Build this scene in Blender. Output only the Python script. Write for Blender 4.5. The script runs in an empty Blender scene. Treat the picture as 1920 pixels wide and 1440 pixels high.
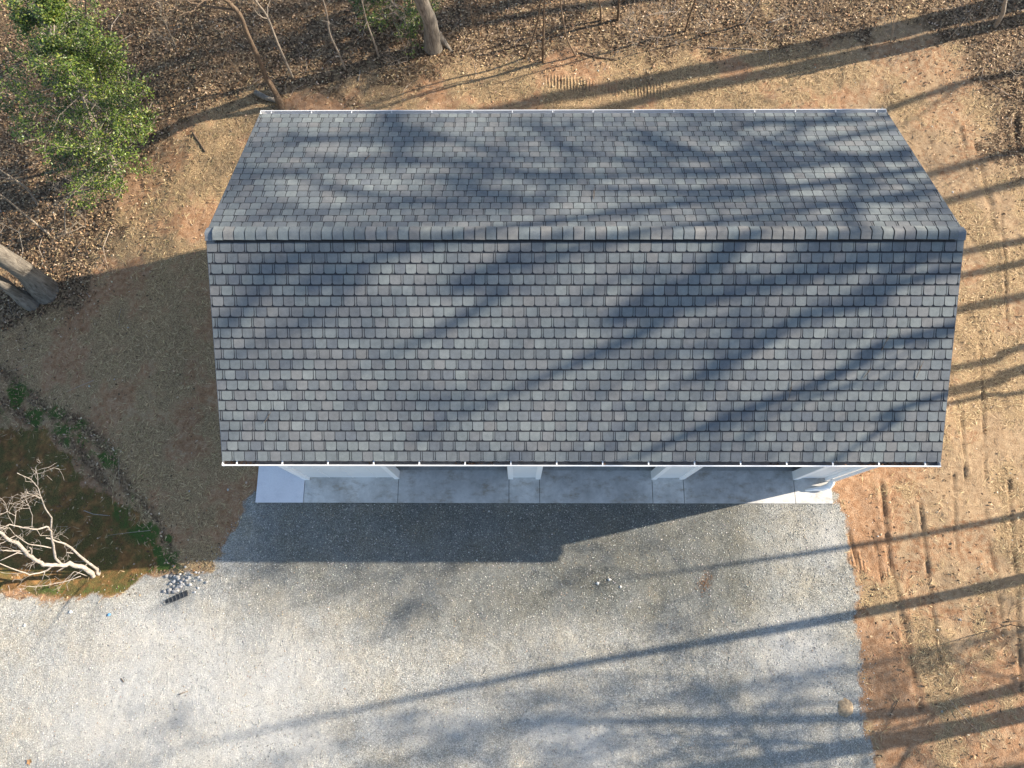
import bpy, math, random
import numpy as np
from mathutils import Vector, Matrix
rnd = random.Random(7)
nr = np.random.RandomState(11)
SC = bpy.context.scene
COL = SC.collection

# ------------------------------------------------------------------ camera
F_PX, CX, CH = 1384.93, -1.2452, 18.907
MCAM = np.array([[0.99997, -0.00067, 0.00819], [0.00284, 0.96349, -0.26772], [-0.00771, 0.26774, 0.96346]])
cam = bpy.data.cameras.new('camera'); cam_o = bpy.data.objects.new('camera', cam); COL.objects.link(cam_o)
cam.sensor_width = 36; cam.lens = F_PX / 1920 * 36; cam.clip_end = 2000; cam.clip_start = 0.1
mw = Matrix([list(r) + [0] for r in MCAM] + [[0, 0, 0, 1]]); mw.translation = Vector((CX, 0, CH))
cam_o.matrix_world = mw
SC.camera = cam_o
# ------------------------------------------------------------------ sky, sun, exposure
TO_SUN = np.array([0.8591, 0.19669, 0.4725]); TO_SUN /= np.linalg.norm(TO_SUN)
EL = math.asin(TO_SUN[2])
w = bpy.data.worlds.new('World'); SC.world = w; w.use_nodes = True
nt = w.node_tree; bg = nt.nodes['Background']
sky = nt.nodes.new('ShaderNodeTexSky'); sky.sky_type = 'NISHITA'; sky.sun_disc = False
sky.sun_elevation = EL; sky.sun_rotation = math.atan2(TO_SUN[0], TO_SUN[1])
sky.air_density = 1.0; sky.dust_density = 0.6; sky.ozone_density = 0.8
nt.links.new(sky.outputs[0], bg.inputs[0]); bg.inputs[1].default_value = 0.115
sl = bpy.data.lights.new('sun', 'SUN'); sl.energy = 5.0; sl.angle = math.radians(0.53); sl.color = (1, 0.90, 0.76)
so = bpy.data.objects.new('sun', sl); COL.objects.link(so)
so.rotation_euler = Vector(TO_SUN).to_track_quat('Z', 'Y').to_euler(); so.location = (40, 10, 30)
SC.view_settings.view_transform = 'Standard'; SC.view_settings.look = 'None'
SC.view_settings.exposure = 1.22; SC.view_settings.gamma = 1
SC.render.engine = 'CYCLES'

# ------------------------------------------------------------------ helpers
def sstep(a, b, x):
    t = np.clip((x - a) / (b - a), 0, 1); return t * t * (3 - 2 * t)
def hsh(ix, iy, s):
    n = (ix.astype(np.int64) * 374761393 + iy.astype(np.int64) * 668265263 + s * 1274126177) & 0x7fffffff
    n = ((n ^ (n >> 13)) * 1274126177) & 0x7fffffff
    n = (n ^ (n >> 16)) & 0xffffff
    return n / float(0xffffff)
def vnoise(x, y, s=0):
    x = np.asarray(x, float); y = np.asarray(y, float)
    ix = np.floor(x); iy = np.floor(y); fx = x - ix; fy = y - iy
    fx = fx * fx * (3 - 2 * fx); fy = fy * fy * (3 - 2 * fy)
    a = hsh(ix, iy, s); b = hsh(ix + 1, iy, s); c = hsh(ix, iy + 1, s); d = hsh(ix + 1, iy + 1, s)
    return (a * (1 - fx) + b * fx) * (1 - fy) + (c * (1 - fx) + d * fx) * fy
def fbm(x, y, s=0, o=4):
    v = 0; a = 0.5; t = 0
    for i in range(o):
        v = v + a * vnoise(x * 2 ** i, y * 2 ** i, s + i * 17); t += a; a *= 0.55
    return v / t
def ray(u, v):
    return np.array([CX, 0, CH]), MCAM @ np.array([(u - 960) / F_PX, -(v - 720) / F_PX, -1.0])
def at(u, v, z=0.0):            # photo pixel -> world point at height z
    c, d = ray(u, v); return c + d * (z - c[2]) / d[2]
def poly_sd(x, y, poly):        # signed distance, positive inside
    x = np.asarray(x, float); y = np.asarray(y, float)
    dm = np.full(x.shape, 1e9); ins = np.zeros(x.shape, bool); n = len(poly)
    for i in range(n):
        x0, y0 = poly[i]; x1, y1 = poly[(i + 1) % n]
        ex, ey = x1 - x0, y1 - y0; L = ex * ex + ey * ey + 1e-12
        t = np.clip(((x - x0) * ex + (y - y0) * ey) / L, 0, 1)
        dm = np.minimum(dm, (x - x0 - t * ex) ** 2 + (y - y0 - t * ey) ** 2)
        c = ((y0 > y) != (y1 > y)) & (x < ex * (y - y0) / (ey if abs(ey) > 1e-9 else 1e-9) + x0)
        ins ^= c
    return np.where(ins, 1, -1) * np.sqrt(dm)
def line_d(x, y, pts):
    dm = np.full(np.asarray(x, float).shape, 1e9); tt = np.zeros_like(dm)
    n = len(pts) - 1
    for i in range(n):
        x0, y0 = pts[i]; x1, y1 = pts[i + 1]; ex, ey = x1 - x0, y1 - y0; L = ex * ex + ey * ey
        t = np.clip(((x - x0) * ex + (y - y0) * ey) / L, 0, 1)
        d = (x - x0 - t * ex) ** 2 + (y - y0 - t * ey) ** 2
        tt = np.where(d < dm, (i + t) / n, tt); dm = np.minimum(dm, d)
    return np.sqrt(dm), tt

def tag(o, label=None, cat=None, group=None, kind=None):
    if label: o['label'] = label
    if cat: o['category'] = cat
    if group: o['group'] = group
    if kind: o['kind'] = kind
    return o
def thing(name, loc, label, cat, group=None):
    o = bpy.data.objects.new(name, None); COL.objects.link(o); o.location = loc; o.empty_display_size = 0.3
    return tag(o, label, cat, group)

class MB:
    def __init__(s): s.v = []; s.f = []; s.c = []
    def face(s, idx, c=None): s.f.append(idx); s.c.append(c)
    def box(s, x0, x1, y0, y1, z0, z1, c=None):
        b = len(s.v)
        s.v += [(x0, y0, z0), (x1, y0, z0), (x1, y1, z0), (x0, y1, z0), (x0, y0, z1), (x1, y0, z1), (x1, y1, z1), (x0, y1, z1)]
        for q in ((0, 3, 2, 1), (4, 5, 6, 7), (0, 1, 5, 4), (1, 2, 6, 5), (2, 3, 7, 6), (3, 0, 4, 7)):
            s.face([b + i for i in q], c)
        return s
    def prism(s, prof, fn0, fn1, c=None):   # prof: list of 2D, fn maps 2D->3D at both ends
        b = len(s.v); n = len(prof)
        s.v += [tuple(fn0(p)) for p in prof] + [tuple(fn1(p)) for p in prof]
        for i in range(n):
            j = (i + 1) % n; s.face([b + i, b + j, b + n + j, b + n + i], c)
        s.face(list(range(b + n - 1, b - 1, -1)), c); s.face(list(range(b + n, b + 2 * n)), c)
        return s
    def tube(s, pts, rad, sides=6, c=None, bump=0.0, cap=True):
        pts = [np.array(p, float) for p in pts]; n = len(pts); b = len(s.v); up = None
        for i, p in enumerate(pts):
            t = pts[min(i + 1, n - 1)] - pts[max(i - 1, 0)]; t = t / (np.linalg.norm(t) + 1e-9)
            if up is None:
                up = np.cross(t, (0, 1, 0.3)); up /= np.linalg.norm(up)
            a = up - t * np.dot(up, t); a /= (np.linalg.norm(a) + 1e-9); up = a; q = np.cross(t, a)
            for k in range(sides):
                an = 2 * math.pi * k / sides; r = rad[i] * (1 + (rnd.uniform(-bump, bump) if bump else 0))
                v = p + (a * math.cos(an) + q * math.sin(an)) * r; s.v.append((v[0], v[1], v[2]))
        for i in range(n - 1):
            for k in range(sides):
                k2 = (k + 1) % sides
                s.face([b + i * sides + k, b + i * sides + k2, b + (i + 1) * sides + k2, b + (i + 1) * sides + k], c)
        if cap:
            s.face([b + k for k in range(sides - 1, -1, -1)], c); s.face([b + (n - 1) * sides + k for k in range(sides)], c)
        return s
    def build(s, name, mat, parent=None, smooth=False, loc=None):
        me = bpy.data.meshes.new(name)
        off = np.array(loc if loc is not None else (0, 0, 0), float)
        me.from_pydata([tuple(np.array(v) - off) for v in s.v] if loc is not None else s.v, [], s.f)
        if any(c is not None for c in s.c):
            at_ = me.color_attributes.new('Col', 'FLOAT_COLOR', 'CORNER'); arr = []
            for f, c in zip(s.f, s.c):
                c = c or (0.5, 0.5, 0.5); arr += [c[0], c[1], c[2], 1.0] * len(f)
            at_.data.foreach_set('color', arr)
        me.materials.append(mat)
        if smooth: me.polygons.foreach_set('use_smooth', [True] * len(me.polygons))
        o = bpy.data.objects.new(name, me); COL.objects.link(o)
        if parent is not None:
            o.parent = parent
        if loc is not None and parent is None: o.location = loc
        return o
def build_at(mb, name, mat, parent, smooth=False):
    """mesh given in world coordinates, parented to an empty at parent's location"""
    L = np.array(parent.location)
    if parent.parent is not None: L = L + np.array(parent.parent.location)
    mb.v = [(v[0] - L[0], v[1] - L[1], v[2] - L[2]) for v in mb.v]
    return mb.build(name, mat, parent, smooth)
def np_mesh(name, V, F, mat, cols=None, parent=None, smooth=False):
    """V (n,3), F (m,k) same-size faces, cols (m,3) per face"""
    me = bpy.data.meshes.new(name); k = F.shape[1]; m = len(F)
    me.vertices.add(len(V)); me.vertices.foreach_set('co', np.ascontiguousarray(V, dtype=np.float32).ravel())
    me.loops.add(m * k); me.loops.foreach_set('vertex_index', np.ascontiguousarray(F, dtype=np.int32).ravel())
    me.polygons.add(m); me.polygons.foreach_set('loop_start', np.arange(0, m * k, k, dtype=np.int32))
    me.polygons.foreach_set('loop_total', np.full(m, k, dtype=np.int32)); me.update(calc_edges=True)
    if cols is not None:
        a = me.color_attributes.new('Col', 'FLOAT_COLOR', 'CORNER')
        c = np.concatenate([cols, np.ones((m, 1))], 1); c = np.repeat(c, k, 0)
        a.data.foreach_set('color', c.astype(np.float32).ravel())
    if smooth: me.polygons.foreach_set('use_smooth', np.ones(m, bool))
    me.materials.append(mat); o = bpy.data.objects.new(name, me); COL.objects.link(o)
    if parent is not None: o.parent = parent
    return o

# ------------------------------------------------------------------ materials
class N:
    def __init__(s, name):
        s.m = bpy.data.materials.new(name); s.m.use_nodes = True; s.t = s.m.node_tree; s.t.nodes.clear()
        s.out = s.t.nodes.new('ShaderNodeOutputMaterial'); s.b = s.t.nodes.new('ShaderNodeBsdfPrincipled')
        s.t.links.new(s.b.outputs[0], s.out.inputs[0]); s.tc = s.t.nodes.new('ShaderNodeTexCoord').outputs['Object']
    def node(s, ty, **kw):
        n = s.t.nodes.new(ty)
        for k, v in kw.items(): setattr(n, k, v)
        return n
    def link(s, a, b): s.t.links.new(a, b)
    def put(s, sock, v):
        if hasattr(v, 'links') or hasattr(v, 'is_linked'): s.link(v, sock)
        elif isinstance(v, (tuple, list)) and len(v) == 3 and sock.type == 'RGBA': sock.default_value = (*v, 1)
        else: sock.default_value = v
    def noise(s, scale, det=3, rough=0.55, vec=None, dist=0.0):
        n = s.node('ShaderNodeTexNoise'); n.inputs['Scale'].default_value = scale; n.inputs['Detail'].default_value = det
        n.inputs['Roughness'].default_value = rough; n.inputs['Distortion'].default_value = dist
        s.link(vec or s.tc, n.inputs['Vector']); return n.outputs['Fac']
    def voro(s, scale, out='Color', vec=None, feat='F1'):
        n = s.node('ShaderNodeTexVoronoi'); n.feature = feat; n.inputs['Scale'].default_value = scale
        s.link(vec or s.tc, n.inputs['Vector']); return n.outputs[out]
    def ramp(s, fac, stops, interp='LINEAR'):
        n = s.node('ShaderNodeValToRGB'); n.color_ramp.interpolation = interp; e = n.color_ramp.elements
        while len(e) < len(stops): e.new(0.5)
        for i, (p, c) in enumerate(stops):
            e[i].position = p; e[i].color = (*c, 1) if isinstance(c, (tuple, list)) else (c, c, c, 1)
        s.put(n.inputs[0], fac); return n.outputs[0]
    def mix(s, fac, a, b, mode='MIX'):
        n = s.node('ShaderNodeMix', data_type='RGBA', blend_type=mode)
        s.put(n.inputs[0], fac); s.put(n.inputs[6], a); s.put(n.inputs[7], b); return n.outputs[2]
    def math(s, op, a, b=0.0, clamp=False):
        n = s.node('ShaderNodeMath', operation=op); n.use_clamp = clamp; s.put(n.inputs[0], a); s.put(n.inputs[1], b); return n.outputs[0]
    def attr(s, name, out='Color'):
        n = s.node('ShaderNodeAttribute'); n.attribute_name = name; return n.outputs[out]
    def sep(s, c):
        n = s.node('ShaderNodeSeparateColor'); s.link(c, n.inputs[0]); return n.outputs
    def mapping(s, scale, rot=(0, 0, 0)):
        n = s.node('ShaderNodeMapping'); n.inputs['Scale'].default_value = scale; n.inputs['Rotation'].default_value = rot
        s.link(s.tc, n.inputs[0]); return n.outputs[0]
    def bump(s, h, strength=0.5, dist=0.02, normal=None):
        n = s.node('ShaderNodeBump'); n.inputs['Strength'].default_value = strength; n.inputs['Distance'].default_value = dist
        s.put(n.inputs['Height'], h)
        if normal: s.link(normal, n.inputs['Normal'])
        return n.outputs[0]
    def fin(s, col, rough=0.8, normal=None, spec=None, metal=None):
        s.put(s.b.inputs['Base Color'], col); s.put(s.b.inputs['Roughness'], rough)
        if normal: s.link(normal, s.b.inputs['Normal'])
        if spec is not None: s.b.inputs['Specular IOR Level'].default_value = spec
        if metal is not None: s.b.inputs['Metallic'].default_value = metal
        return s.m

def mat_simple(name, col, rough=0.6, var=0.15, scale=6, bump=0.0, spec=None, metal=None):
    n = N(name); f = n.noise(scale, 4)
    lo = tuple(c * (1 - var) for c in col); hi = tuple(min(1, c * (1 + var)) for c in col)
    c = n.ramp(f, [(0.3, lo), (0.7, hi)])
    nm = n.bump(n.noise(scale * 12, 3), bump, 0.01) if bump else None
    return n.fin(c, rough, nm, spec, metal)
def mat_attr(name, rough=0.7, var=0.25, scale=60, spec=0.3, bump=0.0, bscale=90, trans=False):
    n = N(name); f = n.noise(scale, 2); m = n.ramp(f, [(0.25, 1 - var), (0.75, 1 + var)])
    c = n.mix(1.0, n.attr('Col'), m, 'MULTIPLY')
    nm = n.bump(n.noise(bscale, 3), bump, 0.01) if bump else None
    return n.fin(c, rough, nm, spec)

M = {}
M['leaf'] = mat_attr('dry_leaf', 0.75, 0.2, 40, 0.25)
M['straw'] = mat_attr('straw', 0.6, 0.15, 30, 0.35)
M['stone'] = mat_attr('stone', 0.85, 0.2, 50, 0.3)
M['green'] = mat_attr('holly_leaf', 0.42, 0.15, 25, 0.45)
M['grass'] = mat_attr('moss_grass', 0.8, 0.15, 25, 0.2)
def bark(name, lo, hi, sc=14, stretch=0.18, rough=0.9, strength=0.9):
    n = N(name); v = n.mapping((1, 1, stretch))
    f = n.noise(sc, 5, 0.65, v, 0.6); g = n.noise(2.5, 3)
    c = n.ramp(f, [(0.3, lo), (0.62, hi)]); c = n.mix(n.ramp(g, [(0.4, 0), (0.7, 0.35)]), c, tuple(x * 0.8 + 0.03 for x in hi))
    return n.fin(c, rough, n.bump(f, strength, 0.04), 0.2)
M['bark_oak'] = bark('bark_oak', (0.055, 0.045, 0.036), (0.27, 0.235, 0.19), 15, 0.12)
M['bark_brown'] = bark('bark_brown', (0.07, 0.048, 0.033), (0.19, 0.135, 0.09), 20, 0.25)
M['bark_pale'] = bark('bark_pale', (0.16, 0.13, 0.10), (0.34, 0.285, 0.225), 22, 0.4, 0.8, 0.4)
M['dead_wood'] = bark('dead_wood', (0.22, 0.18, 0.14), (0.50, 0.43, 0.36), 22, 0.5, 0.8, 0.6)
M['white'] = mat_simple('white_paint', (0.76, 0.77, 0.78), 0.45, 0.03, 2.0)
M['trim'] = mat_simple('white_trim', (0.90, 0.90, 0.90), 0.4, 0.02, 3.0)
M['gutter'] = mat_simple('gutter_aluminium', (0.86, 0.85, 0.83), 0.35, 0.03, 5, spec=0.5)
M['gutter_in'] = mat_simple('gutter_inside_grey', (0.14, 0.14, 0.145), 0.7, 0.35, 7)  # dark grey for the inside of the trough
M['drip'] = mat_simple('dark_drip_edge', (0.07, 0.075, 0.085), 0.6, 0.1, 5)
M['under'] = mat_simple('shingle_underlayer', (0.035, 0.037, 0.042), 0.9, 0.3, 40)
M['vent'] = mat_simple('ridge_vent_plastic', (0.022, 0.022, 0.024), 0.8, 0.2, 30)
M['black'] = mat_simple('black_plastic', (0.03, 0.032, 0.035), 0.5, 0.3, 20)
M['steel'] = mat_simple('dull_steel', (0.12, 0.12, 0.12), 0.7, 0.3, 30)
M['debris'] = mat_attr('wet_leaf_debris', 0.9, 0.3, 60, 0.2)
M['blue'] = mat_simple('blue_plastic', (0.12, 0.30, 0.50), 0.5, 0.1, 20)
M['sand'] = mat_simple('tan_sand', (0.33, 0.245, 0.155), 0.95, 0.45, 22, bump=0.8)
# shingles
n = N('asphalt_shingle')
g = n.noise(170, 2, 0.7); g2 = n.noise(9, 3)
c = n.mix(1.0, n.attr('Col'), n.ramp(g, [(0.3, 0.74), (0.7, 1.26)]), 'MULTIPLY')
c = n.mix(1.0, c, n.ramp(g2, [(0.25, 0.86), (0.75, 1.13)]), 'MULTIPLY')
M['shingle'] = n.fin(c, 0.85, n.bump(g, 0.5, 0.006), 0.35)
# concrete
def concrete(name, lo, hi, stain, sm):
    n = N(name); f = n.noise(1.6, 8, 0.72, None, 0.1); s_ = n.noise(2.6, 8, 0.75, n.mapping((0.8, 1.3, 1)))
    c = n.ramp(f, [(0.35, lo), (0.62, hi)])
    c = n.mix(n.math('MULTIPLY', n.ramp(s_, [(0.5, 0), (0.66, 1)]), sm), c, stain)
    g = n.noise(70, 3); c = n.mix(1.0, c, n.ramp(g, [(0.3, 0.93), (0.7, 1.07)]), 'MULTIPLY')
    return n.fin(c, 0.75, n.bump(g, 0.25, 0.004), 0.35)
M['concrete'] = concrete('concrete', (0.40, 0.39, 0.365), (0.62, 0.605, 0.57), (0.27, 0.215, 0.15), 0.7)
M['walk'] = concrete('walkway_concrete', (0.72, 0.70, 0.71), (0.77, 0.75, 0.755), (0.40, 0.38, 0.40), 0.2)
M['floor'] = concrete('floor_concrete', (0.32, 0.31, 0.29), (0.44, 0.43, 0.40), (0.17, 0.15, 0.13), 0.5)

# ground: masks painted on the vertices (what the soil IS), fine grain from noise nodes
n = N('ground_soil')
mA = n.sep(n.attr('mA')); mB = n.sep(n.attr('mB')); mC = n.sep(n.attr('mC'))
n1 = n.noise(1.1, 5, 0.6); n2 = n.noise(7, 5, 0.65); n3 = n.noise(38, 4, 0.7); n4 = n.noise(95, 2, 0.7)
clay = n.ramp(n2, [(0.28, (0.26, 0.13, 0.062)), (0.5, (0.37, 0.215, 0.118)), (0.72, (0.45, 0.29, 0.175))])
clay = n.mix(1.0, clay, n.ramp(n3, [(0.33, 0.6), (0.66, 1.25)]), 'MULTIPLY')
straw_v = n.noise(26, 5, 0.75, n.mapping((1, 1, 1)), 1.6)
straw = n.ramp(straw_v, [(0.34, (0.12, 0.072, 0.038)), (0.47, (0.31, 0.205, 0.11)), (0.62, (0.54, 0.39, 0.215))])
grit = n.noise(48, 3, 0.7, None, 0.8)
straw = n.mix(1.0, straw, n.ramp(grit, [(0.36, 0.5), (0.64, 1.3)]), 'MULTIPLY')
lv = n.voro(19, 'Color'); lvs = n.sep(lv)
leaf = n.ramp(lvs[0], [(0.0, (0.06, 0.038, 0.022)), (0.45, (0.13, 0.085, 0.05)), (0.8, (0.25, 0.17, 0.10)), (1, (0.36, 0.26, 0.16))])
leaf = n.mix(1.0, leaf, n.ramp(n2, [(0.3, 0.7), (0.7, 1.15)]), 'MULTIPLY')
pale = n.ramp(n2, [(0.3, (0.28, 0.18, 0.10)), (0.7, (0.46, 0.325, 0.195))])
pale = n.mix(1.0, pale, n.ramp(n3, [(0.33, 0.72), (0.66, 1.15)]), 'MULTIPLY')
orange = n.ramp(n.noise(4, 5, .65), [(0.32, (0.13, 0.07, 0.030)), (0.52, (0.26, 0.135, 0.05)), (0.68, (0.42, 0.22, 0.08))])
ogr = n.ramp(n.noise(2.2, 5, 0.65), [(0.40, 0), (0.56, 0.85)])
orange = n.mix(ogr, orange, n.ramp(n3, [(0.3, (0.055, 0.06, 0.02)), (0.7, (0.17, 0.15, 0.05))]))
orange = n.mix(1.0, orange, n.ramp(n3, [(0.25, 0.6), (0.75, 1.3)]), 'MULTIPLY')
moss = n.ramp(n3, [(0.3, (0.03, 0.055, 0.014)), (0.7, (0.10, 0.155, 0.035))])
# gravel: small stones of many greys
gv = n.sep(n.voro(60, 'Color')); gd = n.voro(60, 'Distance'); gv2 = n.sep(n.voro(120, 'Color'))
grav = n.ramp(gv[0], [(0.0, (0.18, 0.182, 0.172)), (0.35, (0.295, 0.29, 0.268)), (0.75, (0.42, 0.41, 0.375)), (1.0, (0.60, 0.585, 0.54))])
grav2 = n.ramp(gv2[1], [(0.0, 0.72), (1, 1.28)]); grav = n.mix(1.0, grav, grav2, 'MULTIPLY')
blot = n.noise(3.2, 6, 0.7, None, 0.5); grav = n.mix(1.0, grav, n.ramp(blot, [(0.32, (0.76, 0.755, 0.74)), (0.5, (1.0, 1.0, 1.0)), (0.68, (1.17, 1.165, 1.15))]), 'MULTIPLY')
grav = n.mix(n.ramp(n.noise(5.5, 5, 0.7), [(0.62, 0), (0.74, 0.28)]), grav, (0.36, 0.27, 0.17))
tint = n.ramp(n1, [(0.35, (1.08, 1.0, 0.87)), (0.6, (1.0, 1.0, 0.99))]); grav = n.mix(1.0, grav, tint, 'MULTIPLY')
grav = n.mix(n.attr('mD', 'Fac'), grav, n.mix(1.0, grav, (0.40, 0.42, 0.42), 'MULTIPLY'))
dust = n.mix(n.math('MULTIPLY', mB[2], n.ramp(gv2[0], [(0.0, 0.3), (1, 0.85)])), grav, (0.55, 0.535, 0.50))
def edge(m, nz, w=0.35):   # ragged blend
    a = n.math('ADD', m, n.math('MULTIPLY', n.math('SUBTRACT', nz, 0.5), w * 2.4))
    return n.ramp(a, [(0.38, 0), (0.62, 1)])
c = clay
c = n.mix(edge(mC[1], n2), c, pale)
c = n.mix(edge(mA[1], straw_v, 0.45), c, straw)
c = n.mix(edge(mB[1], n2), c, orange)
c = n.mix(edge(mA[2], n3, 0.4), c, leaf)
c = n.mix(edge(mB[0], n3, 0.6), c, moss)
c = n.mix(n.math('MULTIPLY', mC[0], 0.7), c, (0.10, 0.062, 0.035))   # darker brown along the ruts
c = n.mix(edge(mA[0], n3, 0.35), c, dust)
hgt = n.math('ADD', n.math('MULTIPLY', n3, 0.6), n.math('MULTIPLY', gd, -0.7))
wav = n.node('ShaderNodeTexWave'); wav.inputs['Scale'].default_value = 3.3; wav.inputs['Distortion'].default_value = 2.0
wav.inputs['Detail'].default_value = 2; n.link(n.tc, wav.inputs[0])
nm = n.bump(hgt, 0.8, 0.03); nm = n.bump(n.math('MULTIPLY', wav.outputs['Fac'], mC[2]), 0.9, 0.06, nm)
c = n.mix(n.math('MULTIPLY', mC[2], n.ramp(wav.outputs['Fac'], [(0.1, 0.45), (0.5, 0)])), c, (0.11, 0.085, 0.06))
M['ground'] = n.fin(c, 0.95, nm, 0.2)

# ------------------------------------------------------------------ terrain
def P2(pts): return [tuple(at(u, v)[:2]) for u, v in pts]
GRAVEL = P2([(476, 925), (1562, 925), (1588, 985), (1590, 1060), (1604, 1100), (1600, 1170), (1614, 1230), (1621, 1330), (1632, 1440)]) + \
    [(6.8, -9), (7.5, -40), (-60, -40), (-60, -1.5), (-16, -0.4)] + \
    P2([(0, 1118), (100, 1132), (175, 1125), (225, 1120), (262, 1085), (300, 1085), (345, 1070), (395, 1066), (404, 1040), (430, 995)])
LITTER = [(-60, 60), (-60, 7.0)] + P2([(0, 590), (60, 600), (120, 560), (150, 470), (215, 425), (235, 360), (300, 310), (330, 250), (395, 205), (500, 185), (610, 190), (720, 172), (850, 145), (980, 125), (1100, 112), (1240, 122), (1360, 95), (1480, 95), (1600, 70), (1690, 50), (1800, 95), (1845, 170), (1880, 300), (1925, 330)]) + [(17, 9), (22, 4), (30, -20), (60, -30), (60, 60)]
DITCH = [(-24, 4.6), (-17, 3.3), (-13.6, 1.95), (-11.7, 1.1), (-10.2, 0.25)]
MOSSL = P2([(-60, 690), (30, 770), (110, 800), (165, 850), (205, 930), (262, 985), (290, 1045)])
ORNG = P2([(-100, 800), (40, 790), (110, 860), (200, 940), (268, 1000), (300, 1060), (270, 1080), (235, 1118), (170, 1128), (90, 1118), (-20, 1110), (-150, 1080)])
TREAD = P2([(1030, 158), (1240, 172)]); TREAD2 = P2([(1608, 1050), (1662, 1062)])
RUTS = [(P2([(1655, 900), (1668, 1040), (1690, 1130), (1700, 1260)]), .09), (P2([(1790, 890), (1790, 1000), (1800, 1060)]), .07),
        (P2([(1700, 1160), (1708, 1240), (1725, 1330)]), .10), (P2([(1850, 960), (1868, 1090), (1880, 1190)]), .09), (P2([(1830, 270), (1850, 360), (1870, 430)]), .14),
        (P2([(1905, 220), (1915, 330)]), .12), (P2([(1800, 240), (1820, 320)]), .10), (P2([(1725, 940), (1745, 1100), (1762, 1240)]), .07),
        (P2([(1760, 620), (1800, 760), (1812, 900)]), .06), (P2([(1840, 640), (1850, 900)]), .06), (P2([(1895, 900), (1905, 1100), (1915, 1300)]), .08),
        (P2([(1590, 990), (1620, 1090)]), .06), (P2([(1880, 400), (1890, 600)]), .06), (P2([(1640, 1000), (1655, 1090)]), .05)]
def height(x, y):
    x = np.asarray(x, float); y = np.asarray(y, float)
    g = sstep(1.5, 4.5, y) * sstep(26, 12, y)
    h = -0.22 * np.clip(-10.8 - x, 0, 4.5) * g
    d, t = line_d(x, y, DITCH); wdt = 1.9 - 1.15 * sstep(0.55, 1.0, t)
    h = h - (0.95 - 0.68 * sstep(0.62, 1, t)) * np.exp(-(d / wdt) ** 2 * 1.3)
    h = h + 0.045 * sstep(12, 15, y) * (y - 12)
    flat = poly_sd(x, y, [(-7.9, 2.16), (6.70, 2.16), (6.70, 9.8), (-7.9, 9.8)])
    off = 1 - sstep(-0.8, -0.15, flat) * .8
    rough = (fbm(x * 0.5, y * 0.5, 3) - 0.5) * 0.22 + (fbm(x * 2.2, y * 2.2, 9) - 0.5) * 0.075
    gr = sstep(-0.3, 0.3, poly_sd(x, y, GRAVEL))
    rough = rough * (1 - gr * 0.72) + (fbm(x * 9, y * 9, 21, 2) - 0.5) * 0.022
    h = h + rough * off
    for pl, wd in RUTS:
        if True:
            d, _ = line_d(x, y, pl); bk = np.clip(2.4 * fbm(x * 1.7, y * 1.7, 93) - 0.7, 0, 1); wd = wd * .6; h = h - bk * (0.058 * np.exp(-(d / wd) ** 2) - 0.018 * np.exp(-((d - 2.2 * wd) / wd) ** 2))
    h = np.where(flat > 0, -0.12, h - 0.03)
    return h
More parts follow.
